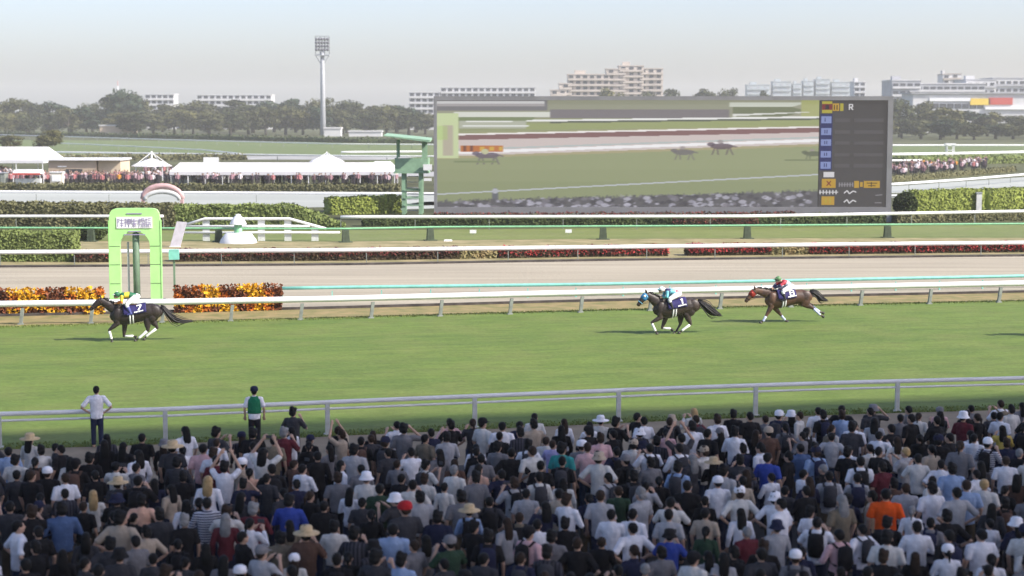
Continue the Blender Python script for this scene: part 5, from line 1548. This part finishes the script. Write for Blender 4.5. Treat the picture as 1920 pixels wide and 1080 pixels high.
# ------------------------------------------------------------------ people watching from the lawn (facing +y)
def person_meshes(pose, female=False):
    w = .92 if female else 1.0
    ARM = {  # shoulder-relative elbow and wrist: (x out, y forward, z)
        'down': ((.27, -.03, 1.12), (.27, .08, .88)),
        'phone': ((.33, .1, 1.16), (.12, .3, 1.42)),
        'overhead': ((.31, .12, 1.55), (.13, .2, 1.86)),
        'hips': ((.41, -.1, 1.13), (.22, .02, .98)),
        'crossed': ((.3, .06, 1.12), (.06, .22, 1.17)),
        'shade': ((.4, .12, 1.34), (.15, .14, 1.6)),
    }
    other = {'shade': 'down', 'one': 'down'}
    def arm_pts(s):
        k = pose
        if pose == 'shade' and s < 0: k = 'down'
        if pose == 'one': k = 'overhead' if s > 0 else 'crossed'
        e, h = ARM[k]
        S = Vector((s * .185 * w, 0, 1.39)); E = Vector((s * e[0] * w, e[1], e[2])); Hh = Vector((s * h[0] * w, h[1], h[2]))
        return S, E, Hh
    def torso(mb, g):
        if female: R = [(.165, .115), (.135, .1), (.15, .115), (.155, .1), (.055, .055)]
        else: R = [(.16, .115), (.155, .115), (.175, .125), (.18, .105), (.06, .06)]
        mb.loft([(0, 0, .9), (0, 0, 1.08), (0, 0, 1.26), (0, -.01, 1.38), (0, -.01, 1.47)], [(a * w + g, b + g) for a, b in R], 14, lat=Vector((1, 0, 0)))
    mb = MB(); torso(mb, -.01)
    for s in (-1, 1):
        S, E, W = arm_pts(s); d = (W - E).normalized()
        mb.loft([S, S.lerp(E, .5), E, E.lerp(W, .5), W], [.055, .047, .04, .036, .027], 8)
        palm = W + d * .05; mb.loft([W, palm, W + d * .09], [.027, .036, .034], 8)
        side = d.cross(Vector((0, 0, 1)) if abs(d.z) < .8 else Vector((0, 1, 0))).normalized()
        for k in range(4):
            o = side * (-.03 + .02 * k); le = (.065, .08, .075, .058)[k]
            b = W + d * .085 + o; bend = Vector((0, .02, -.01)) if d.z > 0 else Vector((0, .015, 0))
            mb.loft([b, b + d * le * .5 + o * .25, b + d * le + bend + o * .5], [.0105, .0095, .008], 5)
        b = W + d * .03 - side * .03; mb.loft([b, b + d * .04 - side * .03, b + d * .06 - side * .036], [.013, .011, .008], 5)
    for s in (-1, 1):
        mb.loft([(s * .09, 0, .92), (s * .1, .01, .5), (s * .1, -.015, .09)], [.08, .055, .04], 9)
        mb.loft([(s * .1, -.05, .04), (s * .105, .08, .035), (s * .11, .17, .025)], [.04, .042, .03], 8)
    mb.loft([(0, -.01, 1.42), (0, 0, 1.54)], [.056, .05], 9)
    mb.ball((0, 0, 1.6), (.076, .096, .118), 14, 10)
    mb.ball((0, .05, 1.535), (.05, .05, .045), 10, 7); mb.ball((0, .1, 1.585), (.016, .022, .026), 8, 6)
    for s in (-1, 1): mb.ball((s * .08, -.005, 1.585), (.014, .024, .034), 8, 6)
    for s in (-1, 1): mb.ball((s * .033, .088, 1.612), (.014, .01, .01), 8, 6)
    body = remesh(mb, 'body', .0125, 1, .45); body.materials.append(skin)
    # shirt
    mb = MB(); torso(mb, .018)
    cut = 1.0 if pose in ('crossed',) else .62
    for s in (-1, 1):
        S, E, W = arm_pts(s)
        if cut < 1 and not female: mb.loft([S.lerp(Vector((0, 0, 1.4)), .3), S, S.lerp(E, .5), S.lerp(E, .85)], [.07, .076, .07, .068], 9)
        else: mb.loft([S.lerp(Vector((0, 0, 1.4)), .3), S, S.lerp(E, .5), E, E.lerp(W, .5), E.lerp(W, .88)], [.066, .072, .064, .057, .05, .042], 9)
    mb.loft([(0, 0, .82), (0, 0, .95), (0, 0, 1.0)], [(.178 * w, .135), (.182 * w, .138), (.17 * w, .13)], 12, lat=Vector((1, 0, 0)))
    shirt = remesh(mb, 'shirt', .0155, 2, .6); shirt.materials.append(skin)
    mb = MB()
    for s in (-1, 1): mb.loft([(s * .085, 0, .93), (s * .1, .005, .5), (s * .1, -.015, .08)], [.1, .078, .066], 10)
    mb.ball((0, -.005, .9), (.165 * w, .13, .12), 12, 8)
    tr = remesh(mb, 'trousers', .02, 2, .6); tr.materials.append(skin)
    return body, shirt, tr
POSES = [('down', False), ('phone', False), ('overhead', False), ('hips', False), ('crossed', False), ('shade', False), ('one', False), ('down', True), ('phone', True), ('crossed', True)]
PM = {k: person_meshes(*k) for k in POSES}
def noisy(mb, amp, seed):
    r = random.Random(seed); mb.v = [tuple(c + r.uniform(-amp, amp) for c in p) for p in mb.v]; return mb
HAIR = {}
def hm(name, mb, vox=.012, it=2):
    me = remesh(mb, name, vox, it, .6); me.materials.append(skin); return me
mb = MB(); mb.ball((0, -.022, 1.635), (.09, .1, .1), 14, 10); mb.ball((0, -.06, 1.59), (.078, .06, .075), 12, 8); HAIR['short'] = hm('hair', noisy(mb, .006, 1))
mb = MB(); mb.ball((0, -.02, 1.645), (.1, .108, .108), 14, 10); mb.ball((0, -.065, 1.59), (.09, .068, .09), 12, 8); mb.ball((.05, .03, 1.69), .05); mb.ball((-.03, -.03, 1.72), .06); HAIR['bushy'] = hm('hair', noisy(mb, .01, 2))
mb = MB(); mb.ball((0, -.022, 1.635), (.092, .104, .102), 14, 10); mb.loft([(0, -.05, 1.64), (0, -.085, 1.5), (0, -.1, 1.36), (0, -.1, 1.24)], [(.09, .06), (.105, .055), (.1, .045), (.06, .02)], 12, lat=Vector((1, 0, 0))); HAIR['long'] = hm('hair', noisy(mb, .006, 3))
mb = MB(); mb.ball((0, -.022, 1.635), (.09, .102, .1), 14, 10); mb.ball((0, -.06, 1.6), (.08, .06, .08)); mb.loft([(0, -.11, 1.64), (0, -.17, 1.6), (0, -.18, 1.44)], [.03, .04, .012], 8); HAIR['ponytail'] = hm('hair', mb)
HAT = {}
mb = MB(); mb.lathe([(.112, 1.62), (.115, 1.67), (.1, 1.725), (.06, 1.755), (0, 1.76)], (0, -.01, 0), 16); mb.loft([(0, .08, 1.64), (0, .15, 1.635), (0, .195, 1.62)], [(.09, .012), (.085, .01), (.05, .006)], 10, lat=Vector((1, 0, 0))); HAT['cap'] = mb.mesh('cap', (skin,), True)
mb = MB(); mb.lathe([(.24, 1.625), (.235, 1.64), (.115, 1.66), (.112, 1.74), (.09, 1.77), (0, 1.775)], (0, -.01, 0), 20); HAT['straw hat'] = mb.mesh('straw_hat', (skin,), True)
mb = MB(); mb.lathe([(.165, 1.59), (.115, 1.66), (.105, 1.735), (.08, 1.755), (0, 1.76)], (0, -.01, 0), 18); HAT['bucket hat'] = mb.mesh('bucket_hat', (skin,), True)
mb = MB(); mb.loft([(0, -.17, .98), (0, -.2, 1.15), (0, -.19, 1.38), (0, -.15, 1.42)], [(.13, .06), (.15, .09), (.14, .08), (.1, .04)], 12, lat=Vector((1, 0, 0)))
for s in (-1, 1): mb.loft([(s * .11, -.13, 1.4), (s * .115, .0, 1.47), (s * .12, .12, 1.36), (s * .12, .13, 1.15), (s * .12, -.1, 1.05)], [(.03, .012)] * 5, 6, lat=Vector((1, 0, 0)))
PACK = mb.mesh('backpack', (skin,), True)
mb = MB(); mb.box((0, 0, 0), (.15, .012, .075)); PHONE = mb.mesh('phone', (M['dark_grey'],))

def cloth(nm, rgb, var=.1): return mat('cloth_' + nm, lin(*rgb), .85, var, 7, .15, bump=.7, bscale=9)
SHIRT = {'white': (235, 235, 240), 'off-white': (216, 213, 207), 'pale grey': (172, 172, 175), 'grey': (122, 121, 124), 'charcoal': (62, 62, 66), 'black': (32, 31, 33), 'navy': (40, 43, 66), 'beige': (178, 163, 145),
         'khaki': (122, 112, 95), 'light blue': (150, 172, 205), 'denim blue': (82, 104, 142), 'royal blue': (58, 78, 160), 'burgundy': (98, 42, 50), 'red': (175, 40, 45), 'pink': (222, 180, 180), 'teal': (60, 150, 145),
         'brown': (92, 70, 60), 'orange': (235, 92, 32), 'dark green': (50, 72, 55), 'yellow': (205, 180, 90), 'lilac': (170, 165, 205), 'peach': (225, 180, 155)}
CL = {k: cloth(k.replace(' ', '_').replace('-', '_'), v) for k, v in SHIRT.items()}
def striped(nm, a, b, freq, axis='Z'):
    m = mat(nm, a, .85, .05, 7, .15); nt = m.node_tree; N, L = nt.nodes, nt.links
    tc = N.new('ShaderNodeTexCoord'); sx = N.new('ShaderNodeSeparateXYZ'); L.new(tc.outputs['Object'], sx.inputs[0])
    mu = N.new('ShaderNodeMath'); mu.operation = 'MULTIPLY'; mu.inputs[1].default_value = freq; L.new(sx.outputs[axis], mu.inputs[0])
    si = N.new('ShaderNodeMath'); si.operation = 'SINE'; L.new(mu.outputs[0], si.inputs[0])
    gt = N.new('ShaderNodeMath'); gt.operation = 'GREATER_THAN'; gt.inputs[1].default_value = 0.1; L.new(si.outputs[0], gt.inputs[0])
    mx = N.new('ShaderNodeMix'); mx.data_type = 'RGBA'; mx.inputs[6].default_value = (*a, 1); mx.inputs[7].default_value = (*b, 1); L.new(gt.outputs[0], mx.inputs[0])
    L.new(mx.outputs[2], N['Principled BSDF'].inputs['Base Color']); return m
CL['striped navy and white'] = striped('cloth_stripe', lin(205, 205, 210), lin(48, 52, 78), 130)
CL['dark check'] = striped('cloth_check', lin(70, 70, 78), lin(40, 40, 46), 90, 'X')
HAIRC = {'black': mat('hair_black', (.008, .0075, .0075), .6, .2, 12, .15), 'brown': mat('hair_brown', (.028, .017, .011), .6, .2, 12, .15), 'grey': mat('hair_grey', (.2, .2, .2), .55, .15, 12, .3), 'fair': mat('hair_fair', (.4, .27, .12), .5, .15, 12, .3)}
HATC = {'white': CL['white'], 'black': CL['black'], 'beige': CL['beige'], 'navy': CL['navy'], 'red': CL['red'], 'grey': CL['grey'], 'straw': mat('straw', (.55, .42, .25), .8, .12, 14, .2)}
TROU = [cloth('trouser_dark', (36, 36, 42)), cloth('trouser_navy', (42, 48, 70)), cloth('trouser_khaki', (88, 80, 68)), cloth('trouser_denim', (52, 64, 88))]

rc = random.Random(77)
people = []
rail_pt = lambda x: float(np.interp(x, [p.x for p in near_rail], [p.y for p in near_rail]))
ROWS = 16
cands = []
for r in range(ROWS):
    off = 6.3 + 1.3 * r + (.35 if r == 0 else 0)
    x = -24 + rc.uniform(0, .6)
    while x < 25:
        xx = x + rc.uniform(-.17, .17); yy = rail_pt(xx) - off - 1.35 - .02 * xx + rc.uniform(-.45, .45)
        px, py = PX(Vector((xx, yy, 1.6)))
        if -420 < px < 2340 and py < 1120: cands.append((r, xx, yy, px, py))
        x += rc.uniform(.56, .8) if r else rc.uniform(.6, 1.1)
print('crowd candidates', len(cands), [len(m.polygons) for v in PM.values() for m in v], [len(m.polygons) for m in HAIR.values()])
SPECIAL = [  # where in the picture, what the photo shows there
    (1655, 955, dict(shirt='orange', hat=None, hair='short', hairc='black', pose=('down', False))), (1036, 880, dict(shirt='teal')), (1790, 885, dict(shirt='grey', pose=('down', False))), (1022, 975, dict(shirt='navy')),
    (762, 1005, dict(shirt='charcoal', hat='cap', hatc='red')), (305, 880, dict(shirt='charcoal', hat='straw hat', hatc='straw')), (388, 985, dict(shirt='striped navy and white')), (130, 985, dict(shirt='denim blue')), (1740, 770, dict(shirt='pink', hat='cap', hatc='grey')),
    (1885, 815, dict(shirt='yellow')), (1145, 795, dict(shirt='off-white', hat='straw hat', hatc='white')), (45, 820, dict(shirt='off-white', hat='straw hat', hatc='straw')), (350, 815, dict(shirt='white', pose=('down', False))), (885, 905, dict(shirt='peach')), (1100, 985, dict(shirt='pale grey', pose=('down', False))),
    (1190, 1015, dict(shirt='white', pose=('hips', False))), (655, 825, dict(shirt='beige', pose=('overhead', False))), (1575, 800, dict(shirt='light blue', pose=('down', False))), (545, 985, dict(shirt='royal blue')), (1545, 775, dict(shirt='white', pose=('down', False))), (700, 935, dict(shirt='dark green')),
    (418, 1030, dict(shirt='burgundy')), (210, 1020, dict(shirt='beige', pose=('hips', False))), (775, 805, dict(shirt='white', pose=('phone', False))), (980, 885, dict(shirt='off-white', pose=('down', False))), (1480, 985, dict(shirt='white')), (1685, 1025, dict(shirt='off-white')), (1830, 1020, dict(shirt='white', pose=('down', False))),
    (440, 905, dict(shirt='white', pose=('overhead', False))), (500, 865, dict(shirt='off-white', pose=('overhead', False))), (740, 1040, dict(shirt='light blue')), (1590, 985, dict(shirt='khaki', pose=('down', False)))]
def make_person(loc, rz, at, scale, label, group, loose=True):
    root = empty('person', loc, rz); root.scale = (scale * at.get('wide', 1), scale * at.get('wide', 1), scale)
    tag(root, label, 'person', group)
    b, s, t = PM[at['pose']]
    paint(link('body', b, root), skin); paint(link('shirt', s, root), CL[at['shirt']]); paint(link('trousers', t, root), at['trou'])
    paint(link('hair', HAIR[at['hair']], root), HAIRC[at['hairc']])
    if at.get('hat'): paint(link(at['hat'].replace(' ', '_'), HAT[at['hat']], root), HATC[at['hatc']])
    if at.get('pack'): paint(link('backpack', PACK, root), CL[at['pack']])
    return root
rc.shuffle(cands)
crowd = []
MAXN = 2000
# keep the nearest ones if there are too many
cands.sort(key=lambda c: c[2])
cands = cands[:MAXN]
for r, x, y, px, py in cands:
    pose = rc.choices(POSES, [38, 10, .8, 7, 10, 1.2, .5, 20, 4, 9])[0]; fem = pose[1]
    dark = .54 if px < 800 else .43
    if rc.random() < dark: sh = rc.choices(['black', 'charcoal', 'navy', 'dark check', 'brown', 'burgundy'], [11, 6, 2.5, 2, 1.2, .8])[0]
    else: sh = rc.choices(['white', 'off-white', 'pale grey', 'grey', 'beige', 'khaki', 'light blue', 'denim blue', 'royal blue', 'red', 'pink', 'teal', 'brown', 'dark green', 'lilac', 'striped navy and white', 'peach'], [21, 11, 10, 8, 4, 3, 3, 1.2, .4, .3, 1.4, .4, 1.6, .8, .4, .7, .6])[0]
    at = dict(pose=pose, shirt=sh, hair=rc.choices(['long', 'ponytail', 'short'], [5, 3, 3])[0] if fem else rc.choices(['short', 'bushy'], [6, 4])[0], hairc=rc.choices(['black', 'brown', 'grey', 'fair'], [20, 5, .8, .4])[0], trou=rc.choice(TROU))
    if rc.random() < .13: at['hat'] = rc.choices(['cap', 'straw hat', 'bucket hat'], [7, .6, 3])[0]; at['hatc'] = 'straw' if at['hat'] == 'straw hat' else rc.choices(['white', 'black', 'beige', 'navy', 'grey'], [6, 4, 3, 3, 3])[0]
    if rc.random() < .13 and at['hair'] != 'long': at['pack'] = rc.choices(['black', 'navy', 'charcoal', 'khaki', 'brown'], [6, 2, 3, 1, 1])[0]
    crowd.append(dict(r=r, x=x, y=y, px=px, py=py, at=at))
for sx, sy, ov in SPECIAL:
    best = min((c for c in crowd if not c.get('sp')), key=lambda c: (c['px'] - sx) ** 2 + (c['py'] - sy + 25) ** 2)
    best['sp'] = True; best['at'].update(ov)
    if 'hat' not in ov: best['at'].pop('hat', None)
    best['at'].pop('pack', None)
    if best['at']['pose'][1] and best['at']['hair'] not in ('long', 'ponytail'): best['at']['hair'] = 'long'
PH = {'down': 'arms down', 'phone': 'hands held up in front', 'overhead': 'both arms raised overhead', 'hips': 'hands on hips', 'crossed': 'arms folded', 'shade': 'one hand shading the eyes', 'one': 'one arm raised high'}
crowd.sort(key=lambda c: c['y'])
side_people = [c for c in crowd if not -45 < c['px'] < 1965]
crowd = [c for c in crowd if -45 < c['px'] < 1965]
far_people, crowd = crowd[312:] + side_people, crowd[:312]
rmax = max(c['r'] for c in crowd)
rowname = [(['nearest row', 'second nearest row'] + [o + ' row from the bottom' for o in ORD[2:]])[max(0, rmax - k)] for k in range(20)]
byrow = {}
for c in crowd: byrow.setdefault(c['r'], []).append(c)
for r in byrow: byrow[r].sort(key=lambda c: c['px'])
def headw(a):
    if a.get('hat'): return (a['hatc'] + ' ' + a['hat']).replace('straw straw', 'straw')
    return a['hairc'] + {'short': ' short hair', 'bushy': ' bushy hair', 'long': ' long hair', 'ponytail': ' ponytail'}[a['hair']]
used = {}
for r, row in byrow.items():
    for i, c in enumerate(row):
        a = c['at']; l = row[i - 1]['at']['shirt'] if i else None; rr = row[i + 1]['at']['shirt'] if i + 1 < len(row) else None
        base = '%s top, %s' % (a['shirt'], headw(a))
        nb = ('between %s and %s tops' % (l, rr)) if l and rr else ('at the left edge beside %s top' % rr if rr else 'at the right edge beside %s top' % l)
        c['lab'] = [base + ', ' + rowname[r], base + ', ' + nb + ', ' + rowname[r], base + ', ' + PH[a['pose'][0]] + ', ' + rowname[r], '%s top, %s, %s, %s from the left' % (a['shirt'], a['hairc'] + ' hair' if not a.get('hat') else headw(a), rowname[r], (ORD + ['twenty-' + o for o in ORD[:9]] + ['thirtieth'] + ['thirty-' + o for o in ORD[:9]] + ['fortieth'] + ['forty-' + o for o in ORD[:9]])[i])]
from collections import Counter
for lev in range(4):
    cnt = Counter(c['lab'][lev] for c in crowd)
    for c in crowd:
        if 'final' not in c and cnt[c['lab'][lev]] == 1 and len(c['lab'][lev].split()) <= 16: c['final'] = 'person in ' + c['lab'][lev] if len(c['lab'][lev].split()) <= 14 else c['lab'][lev]
phones = []
for c in crowd:
    if 'final' not in c: c['final'] = c['lab'][3].replace(' from the left', ' from the left').replace(' hair,', ' %s hair,' % c['at']['hair'], 1) if not c['at'].get('hat') else c['lab'][3]
    look = math.radians(-8) + rc.gauss(0, .42)
    a = c['at']; a['wide'] = rc.uniform(.96, 1.14) * (1.06 if c.get('sp') else 1)
    if a['pose'][0] in ('phone', 'overhead') and rc.random() < .75:
        ph = link('phone', PHONE, None, (c['x'], c['y'], 0)); phones.append((ph, c, look + TURF_ANG))
    make_person((c['x'], c['y'], .004), look + TURF_ANG, a, rc.uniform(.93, 1.05) * (.95 if a['pose'][1] else 1) * (1.05 if c.get('sp') else 1), c['final'], 'spectators crowding the lawn')
def plabel(lw):
    q = ['dark phone'] + lw
    while len(' '.join(q).split()) > 16 and len(q) > 3: q.pop(2)
    return ', '.join(q)
for ph, c, rz in phones:
    d = Vector((0, .41, 1.5)) if c['at']['pose'][0] == 'phone' else Vector((0, .26, 1.99))
    d.rotate(Quaternion((0, 0, 1), rz)); ph.location = Vector((c['x'], c['y'], 0)) + d; ph.rotation_euler = (0, 0, rz)
    lw = c['final'].replace('person in ', '').split(', ')
    tag(ph, plabel(lw), 'phone', 'phones held up in the crowd')
# the people farther off than the nearest three hundred, as one mass
LOW = {}
def low(me, ratio):
    if me.name not in LOW:
        o = link('low_src', me); m = o.modifiers.new('d', 'DECIMATE'); m.ratio = ratio
        t = o.modifiers.new('t', 'TRIANGULATE')
        bpy.context.view_layer.update()
        e = o.evaluated_get(bpy.context.evaluated_depsgraph_get()).to_mesh()
        v = np.empty(len(e.vertices) * 3, dtype=np.float32); e.vertices.foreach_get('co', v)
        f = np.array([tuple(p.vertices) for p in e.polygons], dtype=np.int32)
        bpy.data.objects.remove(o); LOW[me.name] = (v.reshape(-1, 3), f)
    return LOW[me.name]
mlist, VV, FF, MI, nb = [], [], [], [], 0
def mi_of(m):
    if m not in mlist: mlist.append(m)
    return mlist.index(m)
for c in far_people:
    a = c['at']; b, s, t = PM[a['pose']]; sc_ = rc.uniform(.93, 1.05) * (.95 if a['pose'][1] else 1); rz = math.radians(-8) + rc.gauss(0, .42) + TURF_ANG
    cs, sn = math.cos(rz), math.sin(rz); wd = rc.uniform(.96, 1.12)
    bits = [(b, skin, .22), (s, CL[a['shirt']], .4), (t, a['trou'], .25), (HAIR[a['hair']], HAIRC[a['hairc']], .4)]
    if a.get('hat'): bits.append((HAT[a['hat']], HATC[a['hatc']], 1.0))
    if a.get('pack'): bits.append((PACK, CL[a['pack']], 1.0))
    for me, m, ra in bits:
        v, f = low(me, ra); w = v * np.array([sc_ * wd, sc_ * wd, sc_], dtype=np.float32)
        w = np.stack([w[:, 0] * cs - w[:, 1] * sn + c['x'], w[:, 0] * sn + w[:, 1] * cs + c['y'], w[:, 2] + .006], 1)
        VV.append(w); FF.append(f + nb); MI.append(np.full(len(f), mi_of(m), dtype=np.int32)); nb += len(v)
if far_people:
    o = link('crowd', np_mesh('crowd', np.concatenate(VV), np.concatenate(FF), mlist, np.concatenate(MI), True))
    tag(o, 'farther half of the packed crowd, standing nearest to the outer rail', 'crowd', kind='stuff')
# staff at the outer rail
CLs = CL
make_person(G(183, 838), .15, dict(pose=('hips', False), shirt='white', hair='short', hairc='black', trou=TROU[1]), 1.02, 'man in white shirt and dark trousers standing apart at the outer rail', 'people standing at the outer rail')
g = make_person(G(478, 838), .1, dict(pose=('down', False), shirt='white', hair='short', hairc='black', hat='cap', hatc='navy', trou=TROU[0]), 1.0, 'steward in green vest, white sleeves and navy cap at the outer rail', 'people standing at the outer rail')
mb = MB(); mb.loft([(0, 0, .98), (0, 0, 1.08), (0, 0, 1.26), (0, -.01, 1.38), (0, -.01, 1.46)], [(.195, .15), (.19, .15), (.205, .155), (.19, .14), (.1, .09)], 14, lat=Vector((1, 0, 0))); mb.build('vest', cloth('vest_green', (38, 120, 85)), g, True)
make_person(G(551, 885), -.2, dict(pose=('phone', False), shirt='charcoal', hair='bushy', hairc='black', trou=TROU[0]), 1.0, 'person in charcoal top standing just ahead of the crowd by the rail', 'people standing at the outer rail')

# ------------------------------------------------------------------ grandstand over the crowd (its roof throws the shade)
RA = math.radians(12.4)
st = empty('grandstand', (0, 22.8, 0), RA); tag(st, 'grandstand with a high flat roof shading the crowd', 'grandstand')
MB().box((30, -20, 45.0), (260, 40, 1.0)).build('roof', M['steel'], st)
for k in range(9):
    MB().box((-90 + 30 * k, -36, 21.8), (1.2, 1.2, 43.6)).build('column', M['steel'], st)
    MB().box((-90 + 30 * k, -21, 44.0), (.6, 37, .8)).build('roof_beam', M['steel'], st)

# ------------------------------------------------------------------ hazy summer air
hz = MB().box((0, 1330, 25.0), (3400, 3200, 54.0)).mesh('haze')
hm_ = bpy.data.materials.new('haze'); hm_.use_nodes = True
nt = hm_.node_tree; nt.nodes.remove(nt.nodes['Principled BSDF'])
pv = nt.nodes.new('ShaderNodeVolumePrincipled'); pv.inputs['Density'].default_value = .00024; pv.inputs['Color'].default_value = (.99, .985, .95, 1); pv.inputs['Anisotropy'].default_value = .1
nt.links.new(pv.outputs[0], nt.nodes['Material Output'].inputs['Volume'])
hz.materials.append(hm_)
hz_o = link('haze', hz); tag(hz_o, 'thin pale haze hanging over the racecourse', 'haze', kind='stuff')
